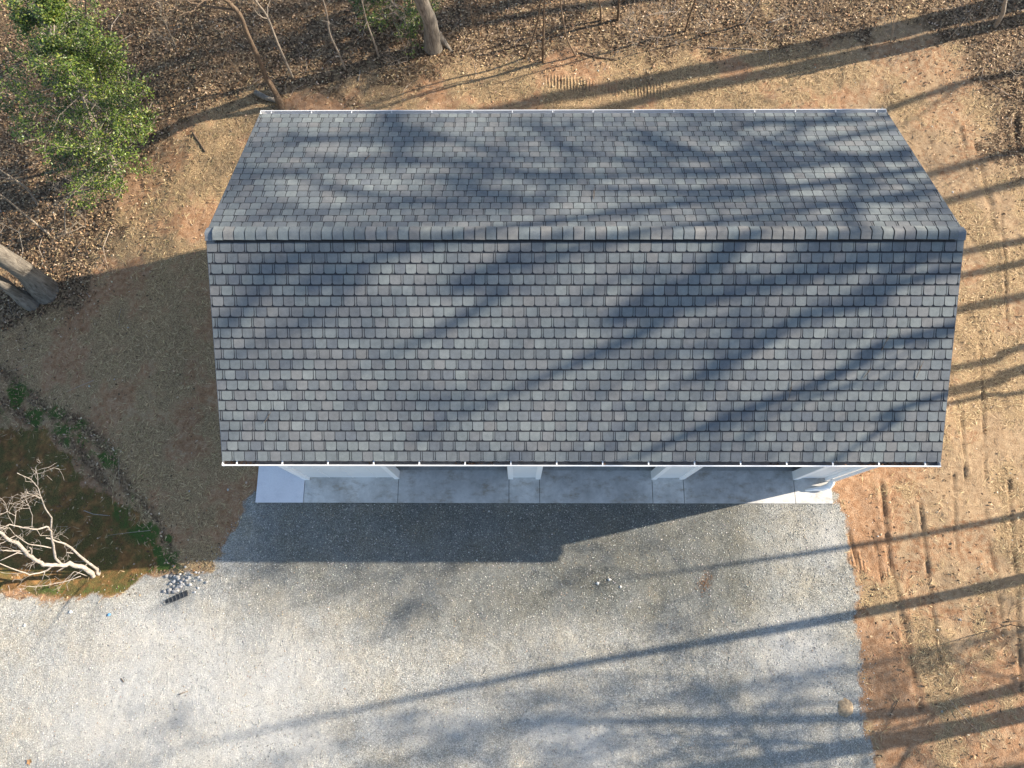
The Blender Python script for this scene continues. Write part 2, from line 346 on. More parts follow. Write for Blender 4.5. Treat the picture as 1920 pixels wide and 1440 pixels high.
def masks(x, y):
    x = np.asarray(x, float); y = np.asarray(y, float)
    e = (fbm(x * 1.3, y * 1.3, 31) - 0.5) * 0.9 + (fbm(x * 6, y * 6, 37) - 0.5) * 0.5
    gravel = sstep(-0.22, 0.22, poly_sd(x, y, GRAVEL) + e * 0.55)
    litter = sstep(-1.0, 1.1, poly_sd(x, y, LITTER) + e * 2.2)
    strip = np.exp(-((y - 12.0 - 0.1 * np.sin(x)) / 0.9) ** 2) * sstep(-9, -7, x)
    near = np.exp(-(np.clip(-8.2 - x, 0, 9) / 0.55) ** 2) * (x < -7)
    n_ = fbm(x * 0.8, y * 0.8, 51)
    straw = 0.66 + (n_ - 0.5) * 2.0 + (fbm(x * 3, y * 3, 55) - .5) * .8 - 0.35 * strip - 0.35 * near
    straw = straw - 0.16 * sstep(6.6, 7.6, x) - .12 * sstep(6.6, 7.6, x) * sstep(1.5, -1.5, y) - 0.25 * sstep(6.6, 7.6, x) * sstep(4.5, 2.5, y)
    straw = straw + 0.05 * sstep(-8.5, -9.5, x) - .45 * np.exp(-((x + 9.0) / .8) ** 2 - ((y - 6.5) / 2.5) ** 2) - .4 * np.exp(-((x + 9.2) / .5) ** 2 - ((y - 2) / 1.2) ** 2)
    straw = straw + 0.45 * np.exp(-((x - at(1765, 1260)[0]) / 0.45) ** 2 - ((y - at(1765, 1270)[1]) / 1.0) ** 2)
    straw = np.clip(straw, 0, 1) * (1 - gravel) * (1 - .92 * sstep(-0.2, .25, poly_sd(x, y, ORNG)))
    lit = litter * np.clip(1.1 - 1.5 * np.clip(fbm(x * 0.7, y * 0.7, 61) - 0.52, 0, 1) * 2, 0.15, 1)
    d, _ = line_d(x, y, MOSSL)
    moss = np.exp(-(d / 0.75) ** 2) * np.clip(3.0 * fbm(x * 1.5, y * 1.5, 71) + (fbm(x * 7, y * 7, 72) - .5) - 1.05, 0, 1) * .95
    od = poly_sd(x, y, ORNG)
    moss = np.maximum(moss, 0.55 * np.exp(-((od - 0.15) / 0.28) ** 2) * (fbm(x * 2.5, y * 2.5, 73) > 0.52) * (y < 0.9))
    mound = [(286, 1032, .16), (312, 1010, .12)]
    for u, v, r in mound:
        c = at(u, v); moss = np.maximum(moss, 1.2 * np.exp(-(((x - c[0]) ** 2 + (y - c[1]) ** 2) / r ** 2)))
    orange = sstep(-0.3, 0.35, od + e * 1.0)
    lit = np.clip(lit, 0, 1) * (1 - orange) * (1 - gravel)
    lit = np.maximum(lit, orange * .16 * (fbm(x * 2, y * 2, 66) > .5))
    lit = np.maximum(lit, (.03 + .22 * sstep(.5, .7, fbm(x * 1.1, y * 1.1, 64)) * sstep(-2.5, -.3, poly_sd(x, y, LITTER)) + .12 * (x > 7)  * sstep(.55, .7, fbm(x * 1.4, y * .7, 65))) * (1 - gravel) * (1 - orange))
    # leaf and twig trash along the north bank of the ditch
    lit = np.maximum(lit, np.exp(-((d - 0.3) / 0.35) ** 2) * 0.62 * (1 - gravel) * (1 - orange))
    dustc = [(480, 1290, 2.2, 1.4), (300, 1200, 2.0, .8), (420, 1400, 2.4, .8), (560, 1390, 1.0, .6), (1500, 1230, 1.2, .9), (1560, 1010, .5, .6), (1100, 1390, 1.5, .7), (800, 1360, 1.4, .5)]
    dust = 0.10 + 0 * x
    for u, v, a, b in dustc:
        c = at(u, v); dust = np.maximum(dust, 0.95 * np.exp(-((x - c[0]) / a) ** 2 - ((y - c[1]) / b) ** 2))
    c = at(440, 1320); dust = np.maximum(dust, 1.0 * sstep(at(548, 1320)[0] + .1, at(548, 1320)[0] - .35, x + (fbm(x * 1.2, y * 1.2, 87) - .5) * .8) * np.exp(-((y - c[1]) / 2.0) ** 2) * sstep(-15, -10, x))
    dust = np.clip(dust * (0.6 + 0.8 * fbm(x * 1.2, y * 1.2, 81)) + 0.35 * (fbm(x * 0.6, y * 0.6, 83) - 0.45), 0, 1)
    rut = 0 * x
    for pl, wd in RUTS:
        dd, _ = line_d(x, y, pl); rut = np.maximum(rut, np.exp(-(dd / (wd * .6)) ** 2) * np.clip(2.2 * fbm(x * 3, y * 3, 91) - 0.55, 0, 1))
    rut = np.clip(rut, 0, 1) * (1 - gravel)
    pale = np.clip(1.9 * (fbm(x * 0.9, y * 0.9, 95) - 0.42), 0, 1) + 0.5 * sstep(7.6, 9, x)
    tread = 0 * x
    dd, _ = line_d(x, y, TREAD); tread = np.maximum(tread, np.exp(-(dd / .22) ** 4) * np.clip(2.5 * fbm(x * 1.2, y * 1.2, 97) - 0.7, 0, 1))
    dd, _ = line_d(x, y, TREAD2); tread = np.maximum(tread, .55 * np.exp(-(dd / .20) ** 4) * sstep(.4, .55, fbm(x * 2.5, y * 2.5, 98)))
    A = np.stack([gravel, straw, lit], -1); B = np.stack([moss * (1 - gravel), orange * (1 - gravel), dust], -1)
    pale = pale - .45 * sstep(-.2, -2.2, y)
    C = np.stack([rut, np.clip(pale, 0, 1) * (1 - gravel), tread], -1)
    return A, B, C
def axis(a, b, st, far, g=1.22):
    c = list(np.arange(a, b, st)); s_ = st; p = c[-1]; hi = []
    while p < far: s_ *= g; p += s_; hi.append(p)
    s_ = st; p = c[0]; lo = []
    while p > -far: s_ *= g; p -= s_; lo.append(p)
    return np.array(lo[::-1] + c + hi)
gx = axis(-18.5, 15.2, 0.05, 160); gy = axis(-4.8, 19.5, 0.05, 160)
XX, YY = np.meshgrid(gx, gy); nx, ny = len(gx), len(gy)
ZZ = height(XX, YY); V = np.stack([XX.ravel(), YY.ravel(), ZZ.ravel()], 1)
ii = (np.arange(ny - 1)[:, None] * nx + np.arange(nx - 1)[None, :]).ravel()
Fq = np.stack([ii, ii + 1, ii + nx + 1, ii + nx], 1)
ground = np_mesh('ground', V, Fq, M['ground'], smooth=True); ground['kind'] = 'structure'
A, B, C = masks(XX.ravel(), YY.ravel())
for nme, arr in (('mA', A), ('mB', B), ('mC', C)):
    a = ground.data.color_attributes.new(nme, 'FLOAT_COLOR', 'POINT')
    a.data.foreach_set('color', np.concatenate([arr, np.ones((len(arr), 1))], 1).astype(np.float32).ravel())
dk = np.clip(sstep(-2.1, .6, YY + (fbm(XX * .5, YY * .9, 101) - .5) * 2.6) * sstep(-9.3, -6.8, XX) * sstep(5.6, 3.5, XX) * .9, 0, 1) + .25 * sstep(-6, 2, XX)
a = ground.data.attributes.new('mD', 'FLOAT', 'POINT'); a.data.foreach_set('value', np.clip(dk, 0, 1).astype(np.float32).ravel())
def gz(x, y): return float(height(np.array([x]), np.array([y]))[0])
def atg(u, v):                     # photo pixel -> point on the terrain
    z = 0.0
    for _ in range(6):
        p = at(u, v, z); z = gz(p[0], p[1])
    return at(u, v, z)

# ------------------------------------------------------------------ scattered ground stuff
def scatter(n_, cond, x0=-18.5, x1=15.2, y0=-4.8, y1=19.5):
    x = nr.uniform(x0, x1, n_); y = nr.uniform(y0, y1, n_); k = cond(x, y); x, y = x[k], y[k]
    return x, y, height(x, y)
def outside_slab(x, y): return poly_sd(x, y, [(-7.95, 2.1), (6.75, 2.1), (6.75, 10.4), (-7.95, 10.4)]) < -0.02
def kites(name, x, y, z, ln, wd, cols, tilt, mat, curl=0.35, parent=None, frames=None):
    m = len(x); a = nr.uniform(0, 2 * np.pi, m)
    if frames is None:
        t = np.stack([np.cos(a), np.sin(a), nr.normal(0, tilt, m)], 1)
    else: t = frames
    t /= np.linalg.norm(t, axis=1)[:, None]
    up = np.stack([nr.normal(0, tilt, m), nr.normal(0, tilt, m), np.ones(m)], 1)
    b = np.cross(up, t); b /= np.linalg.norm(b, axis=1)[:, None]; nn = np.cross(t, b)
    P = np.stack([x, y, z], 1); L = (ln * nr.uniform(0.6, 1.3, m))[:, None]; W = (wd * nr.uniform(0.6, 1.3, m))[:, None]
    cu = (curl * nr.uniform(-1, 1, m))[:, None]
    v0 = P - t * L / 2 + nn * 0.004; v1 = P + b * W / 2 + nn * W * cu - t * L * .08; v2 = P + t * L / 2 + nn * 0.006; v3 = P - b * W / 2 + nn * W * cu - t * L * .08
    V = np.stack([v0, v1, v2, v3], 1).reshape(-1, 3); i = np.arange(m) * 4
    F = np.concatenate([np.stack([i, i + 1, i + 2], 1), np.stack([i, i + 2, i + 3], 1)], 0)
    return np_mesh(name, V, F, mat, np.concatenate([cols, cols], 0), parent)
def palette(m, cs, w, jit=0.15):
    cs = np.array(cs); k = nr.choice(len(cs), m, p=np.array(w) / sum(w))
    return np.clip(cs[k] * nr.uniform(1 - jit, 1 + jit, (m, 1)) * nr.uniform(0.94, 1.06, (m, 3)), 0, 1)
x, y, z = scatter(150000, lambda x, y: (nr.uniform(0, 1, len(x)) < masks(x, y)[0][:, 2] * 1.05) & outside_slab(x, y))
m = len(x)
o = kites('leaf_litter', x, y, z + nr.uniform(0.005, 0.045, m), 0.08, 0.042,
          palette(m, [(0.09, 0.058, 0.036), (0.19, 0.122, 0.067), (0.33, 0.22, 0.125), (0.48, 0.34, 0.20), (0.60, 0.47, 0.32), (0.27, 0.14, 0.06)], [3, 4, 4, 2.4, .8, .6]), 0.45, M['leaf'])
tag(o, 'brown fallen oak leaves carpeting the woodland floor', 'leaf litter', kind='stuff')
x, y, z = scatter(135000, lambda x, y: (nr.uniform(0, 1, len(x)) < (lambda a: a[:, 1] * (1 - a[:, 2] * .8) * (1 - a[:, 0]))(masks(x, y)[0])) & outside_slab(x, y))
m = len(x)
o = kites('straw_mulch', x, y, z + nr.uniform(0.0, 0.04, m), 0.17, 0.0135,
          palette(m, [(0.64, 0.47, 0.25), (0.46, 0.325, 0.165), (0.20, 0.13, 0.065), (0.34, 0.26, 0.11)], [3, 4, 2.5, .6]), 0.16, M['straw'], 0.1)
tag(o, 'loose tan straw scattered over the bare clay around the garage', 'straw', kind='stuff')
x, y, z = scatter(26000, lambda x, y: nr.uniform(0, 1, len(x)) < np.clip(masks(x, y)[1][:, 0], 0, 1))
m = len(x)
o = kites('moss_tufts', x, y, z + 0.015, 0.06, 0.02, palette(m, [(0.05, 0.10, 0.02), (0.09, 0.16, 0.04), (0.16, 0.20, 0.06)], [3, 3, 1]), 0.8, M['grass'])
tag(o, 'dark green tufts of grass along the ditch bank', 'grass', kind='stuff')
def rocks_mesh(name, x, y, z, r, cols, mat, parent=None):
    base = np.array([(1, 0, 0), (-1, 0, 0), (0, 1, 0), (0, -1, 0), (0, 0, 1), (0, 0, -1)], float)
    fs = np.array([(0, 2, 4), (2, 1, 4), (1, 3, 4), (3, 0, 4), (2, 0, 5), (1, 2, 5), (3, 1, 5), (0, 3, 5)])
    m = len(x); b = base[None] * nr.uniform(0.55, 1.25, (m, 6, 1)) * r[:, None, None]; b[:, :, 2] *= 0.7
    a = nr.uniform(0, 6.28, m); ca, sa = np.cos(a)[:, None], np.sin(a)[:, None]
    bx = b[:, :, 0] * ca - b[:, :, 1] * sa; by = b[:, :, 0] * sa + b[:, :, 1] * ca
    bx = bx + b[:, :, 2] * 0.4; V = np.stack([bx + x[:, None], by + y[:, None], b[:, :, 2] + z[:, None]], 2).reshape(-1, 3)
    F = (fs[None] + (np.arange(m) * 6)[:, None, None]).reshape(-1, 3)
    return np_mesh(name, V, F, mat, np.repeat(cols, 8, 0), parent)
x, y, z = scatter(52000, lambda x, y: (poly_sd(x, y, GRAVEL) + nr.normal(0, .16, len(x)) > -.03) & outside_slab(x, y), -15, 7.6, -4.8, 2.2)
m = len(x); r = 0.009 + 0.012 * nr.uniform(0, 1, m) ** 3
o = rocks_mesh('gravel_stones', x, y, z + 0.004, r, palette(m, [(0.60, 0.575, 0.52), (0.46, 0.44, 0.39), (0.33, 0.32, 0.29), (0.19, 0.19, 0.185), (0.40, 0.31, 0.22)], [2.4, 4, 3.5, 1.4, .8]), M['stone'])
tag(o, 'loose pale grey crushed gravel of the driveway', 'gravel', kind='stuff')
x, y, z = scatter(24000, lambda x, y: ((poly_sd(x, y, GRAVEL) < 0) & (nr.uniform(0, 1, len(x)) < np.clip(.14 + .35 * sstep(.5, .65, fbm(x * 1.6, y * .9, 141)) * (x > 6.5) + np.exp(-((x - 7) ** 2 + (y - 1.8) ** 2) / .7) + .5 * np.exp(-((x + 9.6) / .7) ** 2 - ((y - .35) / .3) ** 2) , 0, 1)) & outside_slab(x, y)))
m = len(x)
o = rocks_mesh('soil_clods', x, y, z + 0.003, 0.012 + 0.03 * nr.uniform(0, 1, m) ** 3, palette(m, [(0.42, 0.26, 0.15), (0.30, 0.16, 0.085), (0.16, 0.09, 0.05), (0.55, 0.42, 0.29), (0.5, 0.47, 0.42)], [3, 3, 2.5, 2, 1]), M['stone'])
tag(o, 'small clods and pebbles strewn on the tan clay', 'soil clods', kind='stuff')

# fallen twigs as stuff
mb = MB()
xs, ys, zs = scatter(1500, lambda x, y: nr.uniform(0, 1, len(x)) < masks(x, y)[0][:, 2] * 0.9 + 0.02)
for x_, y_, z_ in zip(xs, ys, zs):
    if not outside_slab(np.array([x_]), np.array([y_]))[0]: continue
    L = rnd.uniform(0.15, 0.9) * rnd.choice((1, 1, 1, 1.8)); a = rnd.uniform(0, 6.28); b = a + rnd.uniform(-.6, .6); r = rnd.uniform(0.003, 0.009)
    p0 = np.array([x_, y_, z_ + 0.03]); p1 = p0 + np.array([math.cos(a), math.sin(a), rnd.uniform(-.02, .15)]) * L * .5; p2 = p1 + np.array([math.cos(b), math.sin(b), rnd.uniform(-.1, .1)]) * L * .5
    c = rnd.uniform(0.1, 0.45); mb.tube([p0, p1, p2], [r, r * .8, r * .4], 3, (c, c * .82, c * .66), cap=False)
tag(mb.build('twig_litter', M['leaf']), 'thin fallen twigs lying among the leaves', 'twigs', kind='stuff')

# ------------------------------------------------------------------ concrete slabs
XJ = [-6.72, -4.31, -1.475, -0.69, 2.185, 2.985, 5.80, 6.745]
mb = MB()
for a, b in zip(XJ[:-1], XJ[1:]):
    mb.box(a + 0.007, b - 0.007, 2.115, 2.95, -0.16, 0.0)
tag(mb.build('apron', M['concrete']), kind='structure')
mb = MB(); mb.box(-6.70, 6.72, 2.13, 2.93, -0.2, -0.045); tag(mb.build('joint_filler', M['under']), kind='structure')
mb = MB(); mb.box(-7.94, -6.727, 2.115, 10.5, -0.16, 0.004); tag(mb.build('walkway', M['walk']), kind='structure')

# ------------------------------------------------------------------ garage
YF, D, ZE, ZR = 2.3826, 8.2765, 4.15, 6.142
YR = YF + D / 2; SL = (ZR - ZE) / (D / 2); SLEN = math.hypot(D / 2, ZR - ZE); CP, SP = (D / 2) / SLEN, (ZR - ZE) / SLEN
X0, X1 = -7.2, 7.2
gar = thing('garage', (0, YR, 0), 'white three bay garage with grey shingled gable roof', 'garage')
def G(mb, name, mat, parent=gar, smooth=False): return build_at(mb, name, mat, parent, smooth)
WL, WR, WF, WB = -6.70, 6.70, 2.76, 9.71
OP = [(-4.31, -1.475), (-0.69, 2.185), (2.985, 5.80)]; HT = 2.75; WTOP = 4.06
mb = MB(); mb.box(WL + 0.15, WR - 0.15, 2.95, WB - .02, -0.16, -0.004); G(mb, 'floor_slab', M['floor'])
def wall_battens(mb, x0, x1, y, dirn=-1):
    pass
mb = MB(); segs = [(WL, OP[0][0]), (OP[0][1], OP[1][0]), (OP[1][1], OP[2][0]), (OP[2][1], WR)]
for a, b in segs: mb.box(a, b, WF, WF + 0.15, 0.003, HT)
mb.box(WL, WR, WF, WF + 0.15, HT, WTOP)
for a, b in segs:
    x_ = a + 0.61
    while x_ < b - 0.25: mb.box(x_ - .012, x_ + .012, WF - .011, WF, 0.02, WTOP); x_ += 0.61
front = G(mb, 'wall', M['white'])
tag(front, 'front wall with three open bays')
mb = MB(); mb.box(WL, WR, WB, WB + .15, -0.1, WTOP)
for i in range(21): mb.box(WL + .6 + i * .61 - .012, WL + .6 + i * .61 + .012, WB + .15, WB + .162, 0, WTOP)
G(mb, 'wall', M['white'])
for s_ in (-1, 1):
    mb = MB(); xa = WL if s_ < 0 else WR - .15
    prof = [(WF + .15, -0.1), (WB, -0.1), (WB, WTOP), (YR, WTOP + (WB - YR) * SL - 0.05), (WF + .15, WTOP)]
    mb.prism(prof, lambda p: (xa, p[0], p[1]), lambda p: (xa + .15, p[0], p[1]))
    xo = WL - .012 if s_ < 0 else WR
    for i in range(12): mb.box(xo, xo + .012, WF + .5 + i * .61 - .012, WF + .5 + i * .61 + .012, 0, WTOP - .05)
    G(mb, 'wall', M['white'])
TW = 0.125
for i, (a, b) in enumerate(OP):
    for xx in (a - TW + .02, b - .02):
        mb = MB(); mb.box(xx, xx + TW, WF - .045, WF - .001, 0.003, HT + .12)
        # jamb return into the bay
        if xx < a: mb.box(a + .001, a + .0195, WF, WF + .17, 0.003, HT)
        else: mb.box(b - .0195, b - .001, WF, WF + .17, 0.003, HT)
        G(mb, 'door_trim', M['trim'])
    mb = MB(); mb.box(a + .021, b - .021, WF - .045, WF - .001, HT - .1, HT + .12); G(mb, 'door_header', M['trim'])
for s_ in (-1, 1):
    for yy in (0, 1):
        mb = MB(); xc = WL - .022 if s_ < 0 else WR - TW + .022
        y0 = WF - .075 if yy == 0 else WB + .151
        mb.box(xc, xc + TW, y0, y0 + .073, 0.006, WTOP)
        xs_ = WL - .022 if s_ < 0 else WR + .001
        mb.box(xs_, xs_ + .021, (WF - .001 if yy == 0 else WB + .03), (WF + .11 if yy == 0 else WB + .15), 0.006, WTOP)
        G(mb, 'corner_trim', M['trim'])
# roof
roof_e = bpy.data.objects.new('roof', None); COL.objects.link(roof_e); roof_e.parent = gar; roof_e.location = (0, 0, 0)
def R_(mb, name, mat, smooth=False): return build_at(mb, name, mat, roof_e, smooth)
EAVE = 0.125   # shingles stop short of the gutter lip
def rp(s, x, side, h=0.0):      # s = distance up the slope from the gutter lip line
    y = YF + s * CP if side < 0 else YF + D - s * CP
    ny_ = -SP if side < 0 else SP
    return (x, y + ny_ * h, ZE + s * SP + CP * h)
for side in (-1, 1):
    mb = MB()
    prof = [(EAVE, 0), (SLEN, 0), (SLEN, -0.16), (EAVE, -0.16)]
    mb.prism(prof, lambda p: rp(p[0], X0 + .012, side, p[1]), lambda p: rp(p[0], X1 - .012, side, p[1]))
    R_(mb, 'deck', M['under'])
    # rake boards
    for xx in (X0, X1):
        mb = MB(); xa, xb = (xx - .008, xx + .011) if xx < 0 else (xx - .011, xx + .008)
        prof = [(EAVE, 0.004), (SLEN, 0.004), (SLEN, -0.04), (EAVE, -0.04)]
        mb.prism(prof, lambda p: rp(p[0], xa, side, p[1]), lambda p: rp(p[0], xb, side, p[1])); R_(mb, 'drip_edge', M['drip'])
        mb = MB(); xa, xb = (xx, xx + .011) if xx < 0 else (xx - .011, xx)
        prof = [(EAVE, -0.041), (SLEN, -0.041), (SLEN, -0.24), (EAVE, -0.24)]
        mb.prism(prof, lambda p: rp(p[0], xa, side, p[1]), lambda p: rp(p[0], xb, side, p[1])); R_(mb, 'rake_board', M['trim'])
    # fascia, soffit
    y0 = YF + .115 if side < 0 else YF + D - .13
    mb = MB(); mb.box(X0 + .02, X1 - .02, y0, y0 + .015, 3.98, 4.17); R_(mb, 'fascia', M['trim'])
    mb = MB(); ya, yb = (YF + .13, WF) if side < 0 else (WB + .15, YF + D - .13)
    mb.box(X0 + .03, X1 - .03, ya, yb, 3.99, 4.0); R_(mb, 'soffit', M['trim'])
# shingle courses
TONES = [(0.141, 0.157, 0.161), (0.124, 0.137, 0.145), (0.157, 0.174, 0.173), (0.145, 0.15, 0.152), (0.163, 0.167, 0.166), (0.113, 0.125, 0.137), (0.174, 0.19, 0.188), (0.154, 0.155, 0.153), (0.134, 0.146, 0.151)]
TW_ = [4, 2.6, 3, 3, 1.6, 1.8, 1.4, 1.2, 3]
NC = 21; CAPH = 0.17
for side in (-1, 1):
    V = []; F = []; Cc = []
    expo = (SLEN - CAPH * .8 - EAVE) / NC
    for ci in range(NC):
        s0 = EAVE - ((0.018 if side < 0 else -.03) if ci == 0 else 0) + ci * expo; s1 = EAVE + (ci + 1) * expo - 0.032
        if ci == NC - 1: s1 = (SLEN - .09) if side < 0 else (SLEN - .185)
        xx = X0 + 0.004 - rnd.uniform(0.0, 0.2); prev = None
        while xx < X1 - 0.01:
            wdt = 0.203 + rnd.uniform(-.008, .008)
            gap = rnd.random(); 
            a, b = xx, xx + wdt
            wide = gap < 0.42
            g_ = 0.052 + rnd.uniform(-.006, .006) if wide else 0.013
            pieces = [(a, b, 0.0, 0)]
            if wide: pieces.append((b + .012, b + g_ - .012, 0.0, 1))
            col = rnd.choices(TONES, TW_)[0]; j = rnd.uniform(.95, 1.05)
            kj = rnd.uniform(.82, 1.1)
            for (pa, pb, _, kind) in pieces:
                ca, cb = max(pa, X0 + .002), min(pb, X1 - .002)
                if cb - ca < .012: continue
                cc = tuple(q * j * (1.0 if kind == 0 else kj) for q in col)
                h0, h1 = (0.017, 0.004) if kind == 0 else (0.008, 0.004)
                ch = 0.036 if kind == 0 else 0.0
                low = s0 if kind == 0 else s0 + 0.004
                c0 = ch if ca == pa else 0; c1 = ch if cb == pb else 0
                base = len(V); pts = [(ca, s1), (ca, low + c0)]
                if c0: pts += [(ca + c0 * .3, low + c0 * .3), (ca + c0, low)]
                if c1: pts += [(cb - c1, low), (cb - c1 * .3, low + c1 * .3)]
                pts += [(cb, low + c1), (cb, s1)]
                k = len(pts)
                for lv_ in (1, 0):
                    for (px, ps) in pts:
                        t = (ps - low) / (s1 - low); hh = (h0 * (1 - t) + h1 * t) if lv_ else 0.0005
                        V.append(rp(ps, px, side, hh))
                top = [base + i for i in range(k)]
                if side > 0: top = top[::-1]
                F.append(top); Cc.append(cc)
                for i in range(k):
                    j2 = (i + 1) % k; q = [base + i, base + k + i, base + k + j2, base + j2]
                    if side > 0: q = q[::-1]
                    F.append(q); Cc.append((0.03, 0.032, 0.036))
            xx = xx + wdt + g_
    mb = MB(); mb.v = V; mb.f = F; mb.c = Cc; R_(mb, 'shingles', M['shingle'])
# ridge vent and cap shingles
mb = MB(); vx0, vx1 = X0 + .16, X1 - .16
hw = 0.125
prof = [(-hw, YRZ) for YRZ in ()]
def ridge_prof(hw_, top, th, drop):
    outer = []; inner = []
    for k in range(9):
        t = -1 + 2 * k / 8.0; y = t * hw_; z = top - (abs(y) * SL * (0.35 + .65 * min(1, abs(t) * 1.4)) )
        outer.append((y, z)); inner.append((y, z - th))
    return outer + inner[::-1]
zt = ZR + 0.075
pr = ridge_prof(hw, ZR + 0.052, 0.05, 0)
mb.prism(pr, lambda p: (vx0, YR + p[0], p[1]), lambda p: (vx1, YR + p[0], p[1])); R_(mb, 'ridge_vent', M['vent'])
mb = MB()
for sgn in (-1, 1):
    for i in range(2):
        y_ = YR + sgn * (hw + .012 + i * .017); zz = ZR - (hw + i * .017) * SL + .02
        mb.box(vx0, vx1, y_ - .004, y_ + .004, zz - .03, zz + .004 - i * .01)
R_(mb, 'vent_baffle', M['vent'])
mb = MB(); xx = vx0 - .01; capc = 0
CAPT = [(0.152, 0.172, 0.174), (0.12, 0.135, 0.142), (0.172, 0.184, 0.178), (0.16, 0.16, 0.158), (0.184, 0.18, 0.17), (0.14, 0.156, 0.162)]
while xx < vx1 - .05:
    wdt = 0.208; xe = min(xx + wdt - .016, vx1 + .01); cc = rnd.choice(CAPT); j = rnd.uniform(.92, 1.08); cc = tuple(q * j for q in cc)
    top = ZR + 0.082; o_ = rnd.uniform(-.004, .004)
    pr = ridge_prof(hw + .012 + o_, top, 0.012, 0)
    mb.prism(pr, lambda p: (xx, YR + p[0], p[1] + .008), lambda p: (xe, YR + p[0], p[1] - .002), cc); xx += wdt
for a, b in ((X0 - .012, vx0 + .03), (vx1 - .03, X1 + .012)):
    pr = ridge_prof(hw + .01, ZR + .045, 0.014, 0); cc = (0.15, 0.165, 0.18)
    mb.prism(pr, lambda p: (a, YR + p[0], p[1]), lambda p: (b, YR + p[0], p[1]), cc)
R_(mb, 'ridge_cap', M['shingle'])

# gutters
def gutter(side):
    root = bpy.data.objects.new('gutter', None); COL.objects.link(root); root.parent = gar
    sg = 1 if side < 0 else -1; yo = YF if side < 0 else YF + D
    def Gb(mb, name, mat, parent=root): 
        L = (0, YR, 0); mb.v = [(v[0], v[1] - YR, v[2]) for v in mb.v]; return mb.build(name, mat, parent)
    Y = lambda t: yo + sg * t
    def bx(x0, x1, t0, t1, z0, z1):
        a, b = sorted((Y(t0), Y(t1))); return (x0, x1, a, b, z0, z1)
    mb = MB(); mb.box(*bx(X0 - .01, X1 + .01, 0, .022 if side < 0 else .012, 4.155, 4.181)); mb.box(*bx(X0 - .01, X1 + .01, .006, .012, 4.10, 4.155))
    prof = [(.006, 4.10), (.012, 4.10), (.045, 4.06), (.045, 4.055), (.038, 4.055)]
    mb.prism(prof, lambda p: (X0 - .01, Y(p[0]), p[1]), lambda p: (X1 + .01, Y(p[0]), p[1]))
    for xe in (X0 - .012, X1 + .009): mb.box(*bx(xe, xe + .003, .0, .112, 4.05, 4.178))
    Gb(mb, 'trough', M['gutter'])
    mb = MB(); mb.box(*bx(X0 - .008, X1 + .008, .046, .112, 4.052, 4.058)); mb.box(*bx(X0 - .008, X1 + .008, .109, .1125, 4.058, 4.14))
    Gb(mb, 'trough_floor', M['gutter_in'])
    xs_ = -7.2 + .27; 
    n_ = 16
    for i in range(n_):
        xh = X0 + (.28 + i * .922 if side < 0 else .24 + i * .93)
        if xh > X1 - .1: break
        mb = MB(); mb.box(*bx(xh - .013, xh + .013, .0225, .108, 4.150, 4.168) if side < 0 else bx(xh - .008, xh + .008, .0125, .06, 4.150, 4.162)); Gb(mb, 'hanger', M['gutter'])
    if side < 0:
        V_ = []; 
        mb = MB()
        for cx_, wd, cnt in ((-6.85, .35, 40), (-2.2, .25, 26), (-1.75, .1, 8), (5.9, .45, 34), (6.5, .5, 46), (3.9, .15, 6), (0.4, .1, 5), (-4.2, .15, 6)):
            for k in range(cnt):
                x_ = min(max(rnd.gauss(cx_, wd * .5), X0 + .02), X1 - .02); t = rnd.uniform(.04, .10); L = rnd.uniform(.02, .05); a = rnd.uniform(0, 6.28)
                c = rnd.uniform(.04, .22); zc = 4.066 + rnd.uniform(0, .04)
                b0 = len(mb.v); ca, sa = math.cos(a), math.sin(a)
                for dx, dy in ((-L, 0), (0, -L * .4), (L, 0), (0, L * .4)):
                    yy = min(max(t + (dx * sa + dy * ca) * .6, .03), .106)
                    mb.v.append((x_ + dx * ca - dy * sa, Y(yy), zc + rnd.uniform(0, .012)))
                mb.face([b0, b0 + 1, b0 + 2, b0 + 3], (c * 1.2, c * .72, c * .45))
        o = Gb(mb, 'leaf_debris', M['debris']); o['kind'] = 'stuff'
    return root
gutter(-1); gutter(1)
# downspout on the right front corner with a curved spout kicking left on to the apron
mb = MB()
pts = [(6.60, YF + .07, 4.05), (6.60, YF + .09, 3.95), (6.64, WF - .10, 3.72), (6.645, WF - .125, 3.5), (6.645, WF - .125, .35)]
def rect_tube(mb, pts, wx, wy):
    n0 = len(mb.v)
    for p, w0 in zip(pts, range(len(pts))):
        for dx, dy in ((-1, -1), (1, -1), (1, 1), (-1, 1)): mb.v.append((p[0] + dx * wx / 2, p[1] + dy * wy / 2, p[2]))
    for i in range(len(pts) - 1):
        for k in range(4):
            k2 = (k + 1) % 4; mb.face([n0 + i * 4 + k, n0 + i * 4 + k2, n0 + i * 4 + 4 + k2, n0 + i * 4 + 4 + k])
    mb.face([n0 + 3, n0 + 2, n0 + 1, n0]); e = n0 + (len(pts) - 1) * 4; mb.face([e, e + 1, e + 2, e + 3])
ds = bpy.data.objects.new('downspout', None); COL.objects.link(ds); ds.parent = gar
rect_tube(mb, pts, .075, .055)
mb.v = [(v[0], v[1] - YR, v[2]) for v in mb.v]; mb.build('pipe', M['gutter'], ds)
mb = MB(); el = [(6.645, WF - .125, .38), (6.65, WF - .16, .26), (6.62, WF - .23, .15), (6.48, WF - .27, .09), (6.28, WF - .29, .06), (6.06, WF - .31, .04)]
rad = [.055, .075, .085, .07, .045, .03]
mb.tube(el, rad, 8); mb.v = [(v[0], v[1] - YR, v[2]) for v in mb.v]; mb.build('spout', M['gutter'], ds, True)

